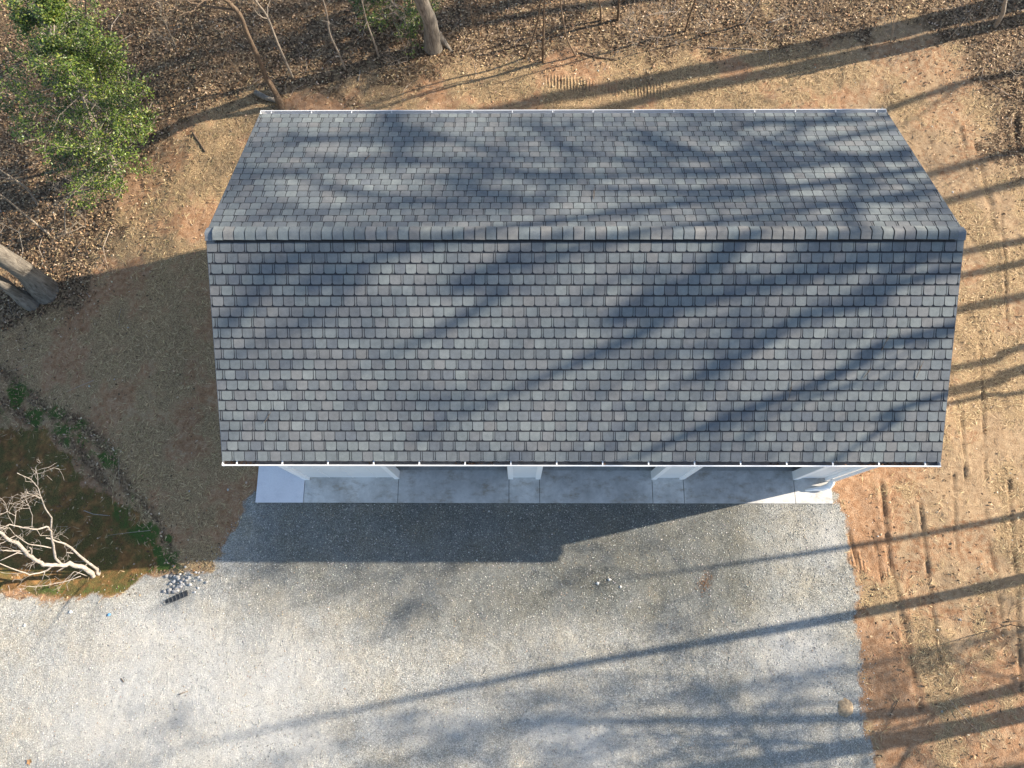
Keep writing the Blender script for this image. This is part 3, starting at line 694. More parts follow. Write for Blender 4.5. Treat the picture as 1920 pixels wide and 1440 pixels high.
# ------------------------------------------------------------------ trees
def limb(mb, p, d, L, r, lvl, sides, c=None, up=0.25, wig=0.18, nseg=5, kids=(5, 4, 3), tips=None, rmin=0.003):
    pts = [p]; q = np.array(p, float); dd = np.array(d, float); dd /= np.linalg.norm(dd); rs = [r]
    for i in range(nseg):
        dd = dd + np.array([rnd.gauss(0, wig), rnd.gauss(0, wig), rnd.gauss(0, wig) + up * .3]); dd /= np.linalg.norm(dd)
        q = q + dd * L / nseg; pts.append(q.copy()); rs.append(max(rmin, r * (1 - .8 * (i + 1) / nseg)))
    mb.tube(pts, rs, sides, c, cap=False)
    if tips is not None and lvl == 0: tips += pts[1:]
    if lvl > 0:
        nk = kids[-lvl] if lvl <= len(kids) else 3
        for k in range(nk):
            t = rnd.uniform(.25, .98); i = min(int(t * nseg), nseg - 1); f = t * nseg - i
            pp = pts[i] * (1 - f) + pts[i + 1] * f if i else np.array(pts[0]) * (1 - f) + pts[1] * f
            ax = np.array([rnd.gauss(0, 1), rnd.gauss(0, 1), rnd.gauss(0, .6) + up]); tdir = pts[i + 1] - pts[i]; tdir /= np.linalg.norm(tdir)
            ax = ax - tdir * np.dot(ax, tdir); ax /= np.linalg.norm(ax)
            nd = tdir * .75 + ax * rnd.uniform(.5, 1.0)
            limb(mb, pp, nd, L * rnd.uniform(.4, .65), max(rmin, rs[i] * .55), lvl - 1, max(3, sides - 1), c, up, wig * 1.1, max(3, nseg - 1), kids, tips, rmin)
def tree(name, label, cat, trunk, radii, mat, crown=None, group=None, flare=0.0, sides=10, fine=True):
    """trunk: world points from the ground up; crown: dict(n, t0, L, r, lvl)"""
    b = np.array(trunk[0], float); root = thing(name, tuple(b), label, cat, group)
    mb = MB(); P = [np.array(p, float) for p in trunk]; Rr = list(radii)
    if flare:
        d = (P[1] - P[0]); P = [P[0] - np.array([0, 0, .15]), P[0] + d / np.linalg.norm(d) * .12, P[0] + d / np.linalg.norm(d) * .45] + P[1:]
        Rr = [Rr[0] * (1 + flare), Rr[0] * (1 + flare * .6), Rr[0] * (1 + flare * .15)] + Rr[1:]
    else: P[0] = P[0] - np.array([0, 0, .1])
    # resample smooth
    Q = []; RR = []
    for i in range(len(P) - 1):
        p0 = P[max(i - 1, 0)]; p1 = P[i]; p2 = P[i + 1]; p3 = P[min(i + 2, len(P) - 1)]
        for k in range(4 if fine else 2):
            t = k / (4.0 if fine else 2.0)
            Q.append(.5 * ((2 * p1) + (p2 - p0) * t + (2 * p0 - 5 * p1 + 4 * p2 - p3) * t * t + (3 * p1 - p0 - 3 * p2 + p3) * t ** 3)); RR.append(Rr[i] * (1 - t) + Rr[i + 1] * t)
    Q.append(P[-1]); RR.append(Rr[-1])
    mb.tube(Q, RR, sides, bump=.06 if sides > 8 else .03)
    one = name == 'sapling'
    if not one: build_at(mb, 'trunk', mat, root, True)
    if crown:
        if not one: mb = MB()
        n_ = crown['n']
        for k in range(n_):
            t = crown['t0'] + (1 - crown['t0']) * (k + rnd.random()) / n_; f = t * (len(Q) - 1); i = min(int(f), len(Q) - 2)
            pp = Q[i] * (1 - (f - i)) + Q[i + 1] * (f - i); a = rnd.uniform(0, 6.28)
            d = np.array([math.cos(a), math.sin(a), crown.get('rise', .7) * rnd.uniform(.6, 1.3)])
            sc = (1.15 - .7 * (t - crown['t0']) / (1 - crown['t0']))
            limb(mb, pp, d, crown['L'] * sc * rnd.uniform(.7, 1.2), min(crown['r'] * sc, RR[i] * .7), crown['lvl'], crown.get('sides', 5), up=.25, kids=crown.get('kids', (4, 4, 3)), nseg=crown.get('nseg', 4), wig=crown.get('wig', .16), rmin=crown.get('rmin', .006))
        if not one: build_at(mb, 'branches', mat, root, False)
    if crown and crown.get('limbs'):
        mb = MB()
        for pl, r in crown['limbs']:
            pl = sorted([np.array(p) for p in pl], key=lambda p: p[2]); z0 = pl[0][2] - 1.0
            k = min(range(len(Q)), key=lambda i: abs(Q[i][2] - z0)); A = Q[k]
            path = [A, A * .5 + pl[0] * .5 + np.array([0, 0, -.15])] + pl; W = []
            for i in range(len(path) - 1):
                for q in range(3): W.append(path[i] * (1 - q / 3) + path[i + 1] * q / 3 + np.array([rnd.gauss(0, .05), rnd.gauss(0, .05), rnd.gauss(0, .05)]) * (i > 0))
            W.append(path[-1]); n_ = len(W)
            mb.tube(W, [r * (1.0 if 5 < i < n_ - 3 else (.5 if i <= 5 else .55)) for i in range(n_)], 6, cap=False)
            for _ in range(5):
                i = rnd.randint(5, n_ - 1); d = W[i] - W[i - 2]; d /= np.linalg.norm(d); d = d + np.array([rnd.gauss(0, .6), rnd.gauss(0, .6), rnd.gauss(0, .5)])
                limb(mb, W[i], d, rnd.uniform(.9, 1.8), r * .35, 2, 4, kids=(4, 4), nseg=3, rmin=.010, wig=.2)
        build_at(mb, 'limbs', mat, root, False)
    if one: build_at(mb, 'stem', mat, root, True)
    return root
def pxt(base, pts):
    """trunk through photo points; height of each point follows the trunk away from its foot"""
    b = atg(*base); out = [b]
    nad = at(*base, 0); 
    for (u, v, h) in pts: out.append(at(u, v, b[2] + h))
    return out

# --- trees seen in the photograph
oak = tree('oak_tree', 'thick grey barked oak trunk with flared root behind the garage', 'tree',
     pxt((812, 90), [(806, 40, 1.25), (790, 0, 2.3)]) + [at(770, -60, 4.0), at(720, -180, 7.0), at(660, -420, 10.5), at(600, -760, 13.5)], [.23, .20, .185, .175, .15, .11, .05], M['bark_oak'],
     dict(n=10, t0=.85, L=4.0, r=.08, lvl=2), flare=.35, sides=14)
b = atg(812, 86)
mb = MB(); mb.tube([b + np.array([-.02, .05, 1.0]), b + np.array([.16, .03, .55]), b + np.array([.30, .0, .22]), atg(838, 88) + np.array([0, 0, .07]), atg(848, 97) - np.array([0, 0, .02])], [.07, .10, .10, .065, .03], 9, bump=.06)
build_at(mb, 'root', M['bark_oak'], oak, True)
tree('leaning_tree', 'slender brown leaning tree rising beside the rear left roof corner', 'tree',
     pxt((528, 203), [(517, 175, .55), (497, 140, 1.3), (484, 108, 2.0), (463, 62, 2.9), (448, 25, 3.7), (425, 0, 4.3)]) + [at(390, -60, 5.6), at(330, -180, 7.6)], [.095, .078, .07, .065, .06, .057, .054, .05, .045, .03], M['bark_brown'],
     dict(n=12, t0=.72, L=2.4, r=.03, lvl=2), sides=10, flare=.25)
def sap(label, base, pts, r, mat, n=5, L=.9, t0=.35, lvl=1, wig=.2):
    P = pxt(base, pts); d = P[-1] - P[-2]; P = P + [P[-1] + d * .8 + np.array([0, 0, .6])]
    rr = [r * (1 - .55 * i / (len(P) - 1)) for i in range(len(P))]
    return tree('sapling', label, 'sapling', P, rr, mat, dict(n=n, t0=t0, L=L, r=r * .4, lvl=lvl, sides=3, wig=wig, kids=(3, 3), rmin=.004) if n else None, 'bare saplings at the wood edge', sides=7, fine=True)
sap('pale forked sapling beside the leaning brown tree', (549, 146), [(520, 80, 1.5), (500, 30, 2.6), (475, -5, 3.5)], .04, M['bark_pale'], 8, 1.1, .4, 2)
sap('crooked pale sapling between the leaning tree and the oak', (648, 130), [(634, 98, .8), (618, 62, 1.6), (613, 28, 2.3), (604, -6, 3.2)], .032, M['bark_pale'], 4, .6, .5)
sap('thin crooked sapling just left of the thick oak trunk', (711, 108), [(700, 75, .8), (688, 42, 1.5), (678, 0, 2.5)], .03, M['bark_pale'], 4, .6, .5)
sap('straight dark sapling standing in the leaves right of the oak', (1018, 115), [(1019, 60, 1.5), (1021, 0, 2.9)], .04, M['bark_brown'], 4, .8, .5)
sap('slanting dark sapling close to the straight one behind the roof', (982, 108), [(996, 80, .8), (1008, 40, 1.7), (1014, -5, 2.8)], .032, M['bark_brown'], 4, .8, .5)
sap('curved dark sapling arching over the log behind the roof', (1082, 104), [(1064, 75, .8), (1056, 40, 1.6), (1051, 5, 2.5)], .027, M['bark_brown'], 5, .6, .4)
sap('short dark sapling above the middle of the roof', (1128, 38), [(1126, 18, .5), (1122, -6, 1.1)], .035, M['bark_brown'], 2, .4, .5)
sap('upright grey sapling with a rising trunk near the top edge', (1159, 36), [(1160, 15, .6), (1162, -8, 1.2)], .05, M['bark_brown'], 2, .6, .5)
sap('leaning bush sapling amid a dark brush clump', (1285, 58), [(1293, 30, .7), (1306, -6, 1.7)], .035, M['bark_brown'], 5, .6, .2)
sap('pale leaning sapling in bright leaves right of the brush clump', (1396, 44), [(1412, 20, .6), (1430, -8, 1.3)], .03, M['bark_pale'], 3, .5, .3)
sap('thin weathered stake like sapling behind the right roof corner', (1672, 78), [(1675, 55, .7), (1678, 32, 1.4)], .02, M['bark_pale'], 0)
sap('thick pale curved sapling in the far right corner of the wood', (1867, 48), [(1880, 25, .8), (1888, -8, 1.6)], .075, M['bark_pale'], 4, 1.1, .3, 2)
sap('dark slender sapling beside the pale curved one in the right corner', (1838, 22), [(1846, 0, .6), (1850, -20, 1.1)], .03, M['bark_brown'], 5, 1.0, .2, 2)
sap('dark thin sapling coming through the leaves above the green holly', (400, 110), [(382, 90, .6), (362, 62, 1.3), (350, 20, 2.2)], .02, M['bark_brown'], 3, .6, .4)
sap('pale slanting sapling left of the holly near the thick double oak', (94, 441), [(50, 405, .9), (10, 372, 1.9), (-30, 345, 2.7)], .035, M['bark_pale'], 3, .8, .4)
sap('grey slanting sapling above the pale one at the left edge', (70, 386), [(52, 355, .7), (25, 335, 1.2), (-5, 315, 1.9)], .04, M['bark_pale'], 3, .6, .2, 1)
sap('arching bare sapling below the holly crown', (120, 440), [(122, 395, .8), (138, 358, 1.4), (178, 318, 2.3)], .02, M['bark_pale'], 7, .7, .25, 2)
for i, (u, v, lab) in enumerate([(22, 95, 'twiggy bare sapling at the upper left edge of the wood'), (1240, 75, 'low twiggy sapling left of the brush clump'), (1720, 45, 'low twiggy sapling above the right roof corner'),
                                 (1900, 150, 'tangled twiggy sapling at the right edge of the frame'), (890, 60, 'knee high twiggy sapling right of the oak root'), (1330, 60, 'dark twiggy sapling right of the brush clump'), (560, 60, 'sparse twiggy sapling in shade left of the crooked pale one'), (1500, 60, 'twiggy sapling in the sunlit leaves'), (1890, 290, 'dry twiggy sapling by the wheel ruts'), (160, 425, 'small twiggy sapling on the leaf bank left of the garage'),
                                 (455, 150, 'low bare sapling just left of the leaning brown trunk'), (765, 115, 'tiny bare sapling in front of the grey oak foot'), (930, 30, 'slim bare sapling between the oak and the slanting dark one'), (1190, 90, 'bushy dark sapling at the straw edge above the roof middle'), (1100, 40, 'wispy sapling behind the curved dark one'), (1435, 80, 'wispy sapling near the pale log'), (1580, 30, 'wispy bare sapling at the top edge above the right roof end'), (1780, 70, 'wispy bare sapling where the two broad shadows enter the wood'), (250, 60, 'bare sapling beside the right side of the holly crown'), (330, 90, 'bare sapling in the shaded leaves right of the holly'), (1895, 1170, 'dead brush sapling at the lower right beside the crooked branch')]):
    b = atg(u, v); h = rnd.uniform(.9, 1.8)
    tree('sapling', lab, 'sapling', [b, b + np.array([rnd.uniform(-.1, .1), rnd.uniform(-.1, .1), h * .5]), b + np.array([rnd.uniform(-.2, .2), rnd.uniform(-.2, .2), h])], [.014, .01, .006], M['bark_pale'] if i % 2 else M['bark_brown'],
         dict(n=9, t0=.1, L=.8, r=.008, lvl=2, sides=3, kids=(3, 3), rmin=.003), 'bare saplings at the wood edge', sides=5)
# the double trunk at the left edge
b = atg(88, 548)
tree('double_oak_tree', 'thick leaning furrowed oak trunk at the left edge, upper of two', 'tree', [b, at(45, 508, b[2] + 1.2), at(0, 478, b[2] + 2.4), at(-90, 420, b[2] + 4.5), at(-260, 300, b[2] + 7.5), at(-520, 120, b[2] + 10)], [.33, .27, .25, .22, .16, .06], M['bark_oak'],
     dict(n=7, t0=.85, L=3.5, r=.07, lvl=2), 'oaks at the left edge', .3, 14)
b = atg(62, 570)
tree('oak_tree', 'slimmer furrowed oak trunk at the left edge, lower of two', 'tree', [b, at(30, 550, b[2] + .7), at(0, 528, b[2] + 1.4), at(-90, 480, b[2] + 3.2), at(-300, 380, b[2] + 6.5)], [.21, .17, .155, .14, .05], M['bark_oak'],
     dict(n=5, t0=.9, L=3, r=.05, lvl=2), 'oaks at the left edge', .3, 12)
# logs
def log(label, pts, r, mat, name='log'):
    P = [atg(u, v) + np.array([0, 0, r * .8]) for u, v in pts]; root = thing(name, tuple(P[0]), label, 'log', 'fallen wood on the woodland floor')
    mb = MB(); Q = []; n_ = len(P)
    for i in range(n_ - 1):
        for k in range(3): Q.append(P[i] * (1 - k / 3) + P[i + 1] * k / 3 + np.array([0, 0, rnd.uniform(-.01, .01)]))
    Q.append(P[-1]); mb.tube(Q, [r * (1 - .35 * i / len(Q)) for i in range(len(Q))], 8, bump=.12); build_at(mb, 'stem', mat, root, True)
    return root
log('short grey log lying against the foot of the leaning tree', [(480, 176), (500, 186), (522, 193)], .085, M['bark_oak'])
log('thin dark log at the wood edge behind the roof', [(1088, 100), (1120, 108), (1158, 113)], .03, M['bark_brown'])
log('long thin pale branch lying at the wood edge', [(1325, 90), (1370, 92), (1440, 94)], .018, M['bark_pale'])
log('pale stick lying near the broken brush in bright leaves', [(1440, 44), (1470, 34)], .03, M['bark_pale'])
log('dark short branch on the straw left of the garage', [(182, 458), (203, 467)], .02, M['bark_brown'])
log('pale stub standing out of the leaves by the crooked sapling', [(672, 152), (676, 132)], .02, M['bark_pale'])
log('tan split log poking through the lower holly leaves', [(190, 262), (213, 283)], .045, M['bark_pale'])
log('dark broken branch on clay left of the rear gutter', [(362, 250), (386, 285)], .03, M['bark_brown'])
log('curved pale branch on the orange ditch floor', [(157, 957), (175, 964), (206, 967)], .011, M['dead_wood'])
log('dark crooked branch on the right clay below the ruts', [(1885, 1166), (1915, 1163)], .018, M['bark_brown'])
log('thin slanting stick on the clay by the gravel edge', [(1685, 1310), (1668, 1343)], .010, M['bark_brown'])
log('short brown stick on the pale gravel', [(336, 1302), (352, 1296)], .014, M['bark_pale'])
log('dark splinter of wood on the pale gravel left of the brown stick', [(227, 1272), (233, 1279)], .011, M['bark_brown'])

# --- holly
def holly(label, base, top, R0, nleaf, z0f, pts_extra=None, dens=1.0, nl=42):
    b = atg(*base); t = np.array(top, float); root = thing('holly_tree', tuple(b), label, 'holly', 'evergreen hollies in the wood')
    H_ = t[2] - b[2]; Q = [b * (1 - k / 8) + t * k / 8 + np.array([rnd.uniform(-.06, .06), rnd.uniform(-.06, .06), 0]) for k in range(9)]
    Q[0] = b - np.array([0, 0, .1])
    mb = MB(); mb.tube(Q, [.055 * (1 - k / 10) + .008 for k in range(9)], 7, bump=.05)
    for dx in (-.25, .3):      # multi stem
        S = [b + np.array([dx * .3, .1, -.1]), b * .6 + t * .4 + np.array([dx * 1.4, .2, 0]), b * .2 + t * .8 + np.array([dx * 2.6, .1 + dx * .4, 0])]
        mb.tube(S, [.03, .022, .01], 5)
    build_at(mb, 'trunk', M['bark_pale'], root, True)
    mb = MB(); tips = []
    for k in range(nl):
        f = z0f + (1 - z0f) * (k + rnd.random()) / nl; p = b + (t - b) * f; a = rnd.uniform(0, 6.28)
        prof = math.sin(math.pi * min(1, (.18 + .82 * (f - z0f) / (1 - z0f)) ** .8)) ** .6
        prof = max(prof, .22)
        d = np.array([math.cos(a), math.sin(a), rnd.uniform(.0, .5)])
        limb(mb, p, d, R0 * prof * rnd.uniform(.75, 1.2), .016, 2, 4, up=.10, wig=.18, nseg=4, kids=(4, 4), tips=tips, rmin=.004)
    build_at(mb, 'branches', M['bark_pale'], root)
    T = np.array(tips); k = nr.randint(0, len(T), nleaf); P = T[k] + nr.normal(0, .065, (nleaf, 3))
    P[:, 2] = np.maximum(P[:, 2], height(P[:, 0], P[:, 1]) + .1)
    P -= b
    fr = nr.normal(0, 1, (nleaf, 3)); fr[:, 2] *= .45
    yel = np.clip((P[:, 2] / H_), 0, 1)[:, None] * .0
    cols = palette(nleaf, [(0.045, 0.075, 0.012), (0.085, 0.125, 0.018), (0.14, 0.185, 0.026), (0.24, 0.24, 0.05)], [3.4, 4, 2.2, .7], .2)
    o = kites('foliage', P[:, 0], P[:, 1], P[:, 2],   .072, .043, cols, .55, M['green'], .5, root, fr)
    return root
b = atg(228, 338)
holly('tall sparse green holly spreading over the left of the leafy bank', (228, 338), at(75, 15, b[2] + 5.3), 1.62, 30000, .10, nl=64)
holly('green holly shoots at the upper left corner behind the tall one', (150, 60), at(95, -60, 4.0), 1.2, 3500, .25, nl=20)
holly('low dark holly bush left of the oak trunk at the top edge', (765, 45), at(715, -18, 1.6), .95, 3400, .1, nl=20)
holly('small bright holly twig bush left of the low dark holly', (685, 20), at(678, -15, 1.5), .35, 500, .2, nl=8)

# --- the dead tree over the ditch
def dz(u, v): return max(-.35, .0115 * (177 - u) + .0155 * (1078 - v)) + .0
bz = atg(178, 1078)
root = thing('dead_tree', tuple(bz), 'bleached bare dead tree leaning over the orange ditch', 'tree')
def DP(p, k=1.0): u, v = p[0] / 3.4286, 800 + p[1] / 3.4286; return at(u, v, bz[2] + max(0.02, dz(u, v) * k))
BR = {'trunk': ([(600, 965), (560, 915), (520, 895), (440, 880), (390, 893), (300, 890), (240, 868), (180, 820), (130, 765), (60, 722), (-10, 675)], .085, .045),
      'a': ([(632, 950), (625, 915), (560, 870), (480, 800), (420, 752), (350, 730), (295, 715)], .055, .018),
      'c': ([(405, 893), (360, 845), (340, 760), (325, 665), (300, 640), (240, 662), (150, 650), (60, 630), (-10, 655)], .042, .012),
      'd': ([(328, 660), (332, 585), (290, 520), (265, 460), (245, 390), (200, 340), (110, 298)], .026, .008),
      'd2': ([(243, 385), (243, 320), (228, 265)], .010, .006), 'd3': ([(265, 465), (215, 440), (165, 425)], .009, .005), 'd4': ([(265, 460), (230, 440), (170, 465)], .009, .005),
      'e': ([(330, 900), (300, 925), (250, 942), (190, 950), (100, 920), (0, 880)], .032, .014),
      'e2': ([(290, 928), (270, 990)], .014, .008), 'f': ([(328, 780), (260, 765), (180, 755), (100, 700), (20, 745), (-20, 760)], .02, .008),
      'g': ([(190, 800), (60, 800), (-10, 792)], .022, .012), 'h': ([(170, 820), (110, 812), (0, 862)], .022, .012),
      'i': ([(205, 655), (208, 570), (180, 500), (160, 460)], .012, .005), 'j': ([(90, 650), (100, 575), (50, 545), (20, 560)], .012, .005),
      'k': ([(520, 960), (440, 990), (300, 1020), (200, 1030), (130, 1018)], .014, .005), 'l': ([(560, 880), (520, 930), (470, 962), (430, 1015), (445, 1085)], .016, .005),
      'm': ([(365, 932), (430, 895)], .022, .02), 'n': ([(560, 960), (480, 930), (400, 1000)], .014, .005), 'o': ([(600, 970), (640, 1010), (680, 1055)], .012, .005),
      'p': ([(200, 840), (205, 790), (190, 775)], .02, .014), 'q': ([(235, 660), (260, 700), (330, 700)], .010, .005), 'r': ([(100, 700), (60, 650), (0, 660)], .010, .005),
      's': ([(260, 850), (210, 870), (180, 940)], .012, .006), 't': ([(430, 808), (470, 815)], .014, .012)}
mb = MB(); br = MB()
for k, (pl, r0, r1) in BR.items():
    low = k in ('k', 'l', 'n', 'o'); P = [DP(q, 1.0) for q in pl]
    if low: P = [p * 1.0 for p in P]
    Q = []; 
    for i in range(len(P) - 1):
        for s_ in range(3):
            jt = np.array([rnd.uniform(-1, 1) for _ in range(3)]) * r0 * .25; Q.append(P[i] * (1 - s_ / 3) + P[i + 1] * s_ / 3 + (jt if i + s_ else 0))
    Q.append(P[-1]); rr = [.72 * (r0 + (r1 - r0) * i / (len(Q) - 1)) for i in range(len(Q))]
    tgt = mb if k in ('trunk', 'a') else br
    if k in ('trunk', 'a'): Q = [bz + (np.array([-.03, -.03, -.12]) if k == 'trunk' else np.array([.05, .07, -.12]))] + Q; rr = [r0 * 1.3] + rr
    tgt.tube(Q, rr, 9 if r0 > .04 else 6, bump=.14 if r0 > .04 else .06)
    nt_ = 5 if k in ('d', 'c', 'i', 'j', 'd2', 'd3', 'f', 'r') else (2 if r0 < .05 else 4)
    for _ in range(nt_):
        i = rnd.randint(len(Q) // 3, len(Q) - 1); d = Q[i] - Q[max(0, i - 2)]; d = d / (np.linalg.norm(d) + 1e-6) + np.array([rnd.gauss(0, .6), rnd.gauss(.1, .6), rnd.gauss(.1, .4)])
        limb(br, Q[i], d, rnd.uniform(.18, .5), min(.0055, r0 * .4), 1, 4, up=.1, wig=.3, nseg=4, kids=(3,), rmin=.003)
build_at(mb, 'trunk', M['dead_wood'], root, True); build_at(br, 'branches', M['dead_wood'], root, True)

# --- tall bare trees to the right; their trunks and limbs throw the long shadows
def onfront(u, v):
    c, d = ray(u, v); k = ZE - YF * SL; nn = np.array([0, -SL, 1]); return c + d * (k - nn @ c) / (nn @ d)
def onrear(u, v):
    c, d = ray(u, v); k = ZE + (YF + D) * SL; nn = np.array([0, SL, 1]); return c + d * (k - nn @ c) / (nn @ d)
def toward(P, xt): return P + TO_SUN * (xt - P[0]) / TO_SUN[0]
def shade_tree(xt, strokes, radii, crown, label, extra=2.5):
    pts = [toward(P, xt) for P in strokes]; pts.sort(key=lambda p: p[2])
    b = np.array([xt, pts[0][1], 0]); b[2] = gz(b[0], b[1])
    P = [b] + [p for p in pts if p[2] > b[2] + .3]
    if extra: d = P[-1] - P[-2]; P.append(P[-1] + d / np.linalg.norm(d) * extra)
    zs_ = [p[2] for p in P]; rr = list(np.interp(zs_, [q[0] for q in radii], [q[1] for q in radii]))
    rr[-2] = rr[-2] * (.5 if extra < 2 else .8); rr[-1] = rr[-1] * .25
    tree('bare_tree', label, 'tree', P, rr, M['bark_oak'], crown, 'tall bare trees right of the clearing', .2, 9)
gnd = lambda u, v: at(u, v, 0)
SH = 'tall bare hardwood standing right of the clearing, throwing a long shadow'
CR = lambda n=13, t0=.5, L=3.2, r=.06, lvl=2, kids=(4, 4), **k: dict(n=n, t0=t0, L=L, r=r, lvl=lvl, sides=4, kids=kids, rmin=.010, **k)
def FS(xt, *a): return [(tuple(toward(onfront(u, v), xt + rnd.uniform(-.4, .4)) for u, v in pts), r * .75) for pts, r in a]
def RS(xt, *a): return [(tuple(toward(onrear(u, v), xt + rnd.uniform(-.6, .6)) for u, v in pts), r * .9) for pts, r in a]
shade_tree(15.6, [gnd(1920, 1085), gnd(1590, 1155), gnd(1000, 1262), gnd(430, 1383)], [(0, .15), (6, .11), (13, .06)], CR(4, .9, 1.5, .03), SH, .3)
shade_tree(18.5, [gnd(1920, 965), gnd(1590, 1025), gnd(1250, 1075)], [(0, .10), (8, .06)], CR(6, .75, 1.8, .035), SH, 1)
shade_tree(15.9, [gnd(1920, 1340), gnd(1600, 1402), gnd(1250, 1455)], [(0, .21), (10, .14)], CR(9, .6, 3.0, .06), SH, 4)
shade_tree(19.5, [gnd(1900, 1292), gnd(1640, 1342), gnd(1150, 1352)], [(0, .16), (12, .09)], CR(16, .35, 2.8, .05, 3, (4, 4, 4), wig=.26), SH, 2)
shade_tree(23.5, [gnd(1920, 450), gnd(1815, 470), onfront(800, 460), onfront(680, 528), onfront(605, 580)], [(0, .11), (10, .12), (19, .11)],
           CR(3, .9, 1.6, .04, limbs=FS(23.5, (((567, 475), (492, 520), (470, 565), (418, 617)), .16), (((640, 470), (590, 520), (560, 570)), .09), (((1000, 455), (930, 500)), .10))), SH, .4)
shade_tree(22.0, [gnd(1920, 490), gnd(1810, 515), onfront(1055, 475), onfront(950, 542), onfront(860, 602), onfront(740, 662)], [(0, .10), (12, .11), (17, .09)], CR(3, .9, 1.5, .04), SH, .4)
shade_tree(24.0, [gnd(1920, 555), gnd(1800, 580), onfront(1378, 445), onfront(1348, 497), onfront(1288, 572), onfront(1220, 610), onfront(1100, 670), onfront(935, 745)], [(0, .10), (11, .14), (16, .13)],
           CR(3, .9, 1.6, .05, limbs=FS(24, (((1542, 475), (1468, 512), (1303, 572)), .11), (((1380, 640), (1280, 720), (1180, 770)), .08), (((1180, 500), (1080, 560)), .08))), SH, .5)
shade_tree(21.5, [gnd(1920, 650), gnd(1790, 690), onfront(1768, 512), onfront(1655, 565), onfront(1505, 595), onfront(1355, 662), onfront(1318, 707)], [(0, .08), (10, .11), (13, .10)],
           CR(3, .9, 1.6, .04, limbs=FS(21.5, (((1760, 470), (1700, 500), (1650, 500)), .15), (((1700, 450), (1600, 480)), .1))), SH, .5)
shade_tree(20.5, [gnd(1920, 692), gnd(1790, 733), onfront(1783, 617), onfront(1618, 677), onfront(1505, 730), onfront(1348, 790), onfront(1190, 857)], [(0, .15), (10, .13), (13, .115)],
           CR(3, .9, 1.6, .04, limbs=FS(20.5, (((1640, 715), (1560, 725), (1500, 750)), .06), (((1420, 790), (1390, 840)), .07))), SH, 1)
shade_tree(19.0, [gnd(1920, 735), gnd(1780, 757), onfront(1783, 737), onfront(1678, 790), onfront(1580, 850)], [(0, .05), (10, .075), (13, .07)], CR(3, .85, 1.6, .03), SH, 1)
shade_tree(27.0, [gnd(1920, 340), onrear(1600, 300), onrear(1100, 330), onrear(700, 330)], [(0, .16), (14, .12), (20, .08), (24, .05)],
           CR(10, .5, 3.0, .05, 3, (4, 4, 3), wig=.26, limbs=RS(27,
             (((1138, 255), (1207, 248), (1226, 263), (1265, 282), (1327, 294)), .15), (((1103, 317), (1311, 321), (1465, 302)), .12), (((1080, 344), (1273, 360), (1400, 356)), .15),
             (((1407, 390), (1542, 383), (1735, 367)), .10), (((1542, 344), (1735, 348)), .09), (((1577, 394), (1596, 421)), .17), (((942, 265), (1017, 265), (1074, 284)), .13), (((845, 306), (905, 325), (1092, 332)), .11))), SH, .5)
shade_tree(29.0, [gnd(1920, 280), onrear(1560, 262), onrear(1250, 300), onrear(900, 300), onrear(600, 320)], [(0, .16), (14, .12), (20, .08), (24, .05)],
           CR(8, .5, 3.0, .05, 3, (4, 4, 3), wig=.26, limbs=RS(29,
             (((522, 254), (560, 261), (605, 265), (717, 261), (785, 257)), .14), (((732, 212), (740, 246), (755, 276), (747, 302)), .22), (((507, 287), (590, 295), (620, 302)), .10),
             (((530, 321), (620, 351), (755, 374), (867, 381)), .15), (((785, 332), (849, 344), (924, 366), (1017, 381)), .17), (((436, 314), (492, 332)), .1), (((605, 396), (700, 388), (830, 381)), .1),
             (((1380, 240), (1465, 228), (1581, 225)), .18), (((1419, 263), (1488, 286), (1561, 290), (1697, 302)), .15))), SH, .5)
shade_tree(25.2, [gnd(1920, 140), gnd(1700, 192), onrear(1500, 240)], [(0, .12), (8, .10)], CR(8, .6, 2.6, .05), SH, 2)
shade_tree(17.5, [gnd(1920, 10), gnd(1480, 105), gnd(980, 196)], [(0, .34), (14, .2)], CR(4, .85, 2.4, .06), SH, 2)
shade_tree(19.5, [gnd(1920, 45), gnd(1500, 130), gnd(1200, 190)], [(0, .22), (10, .2)], CR(5, .8, 2.4, .06), SH, 3)
shade_tree(28.0, [gnd(1920, 1180), gnd(1500, 1270), gnd(900, 1360)], [(0, .07), (14, .05)], CR(22, .35, 3.4, .05, 3, (4, 4, 4), wig=.3), SH, 3)
shade_tree(28.0, [gnd(1920, 1440), gnd(1300, 1520), gnd(300, 1600)], [(0, .14), (14, .12)], CR(13, .5, 4.0, .05, 3, (4, 4, 3), wig=.26), SH, 4)
shade_tree(16.8, [gnd(1000, 5), gnd(700, 62), gnd(420, 105), gnd(250, 120)], [(0, .2), (12, .15), (20, .07)], CR(20, .45, 3.6, .07, 3, (4, 4, 4), wig=.26), SH, 1)
shade_tree(19.0, [gnd(1100, -80), gnd(700, 0), gnd(350, 60)], [(0, .2), (12, .15), (20, .07)], CR(20, .5, 3.8, .07, 3, (4, 4, 4), wig=.26), SH, 3)
shade_tree(21.0, [gnd(1340, -70), gnd(1000, 10)], [(0, .2), (14, .16)], CR(8, .7, 3.0, .06), SH, 6)
shade_tree(16.4, [gnd(1920, -120), gnd(1500, -40), gnd(850, 60)], [(0, .2), (14, .16)], CR(8, .7, 3.0, .06), SH, 6)

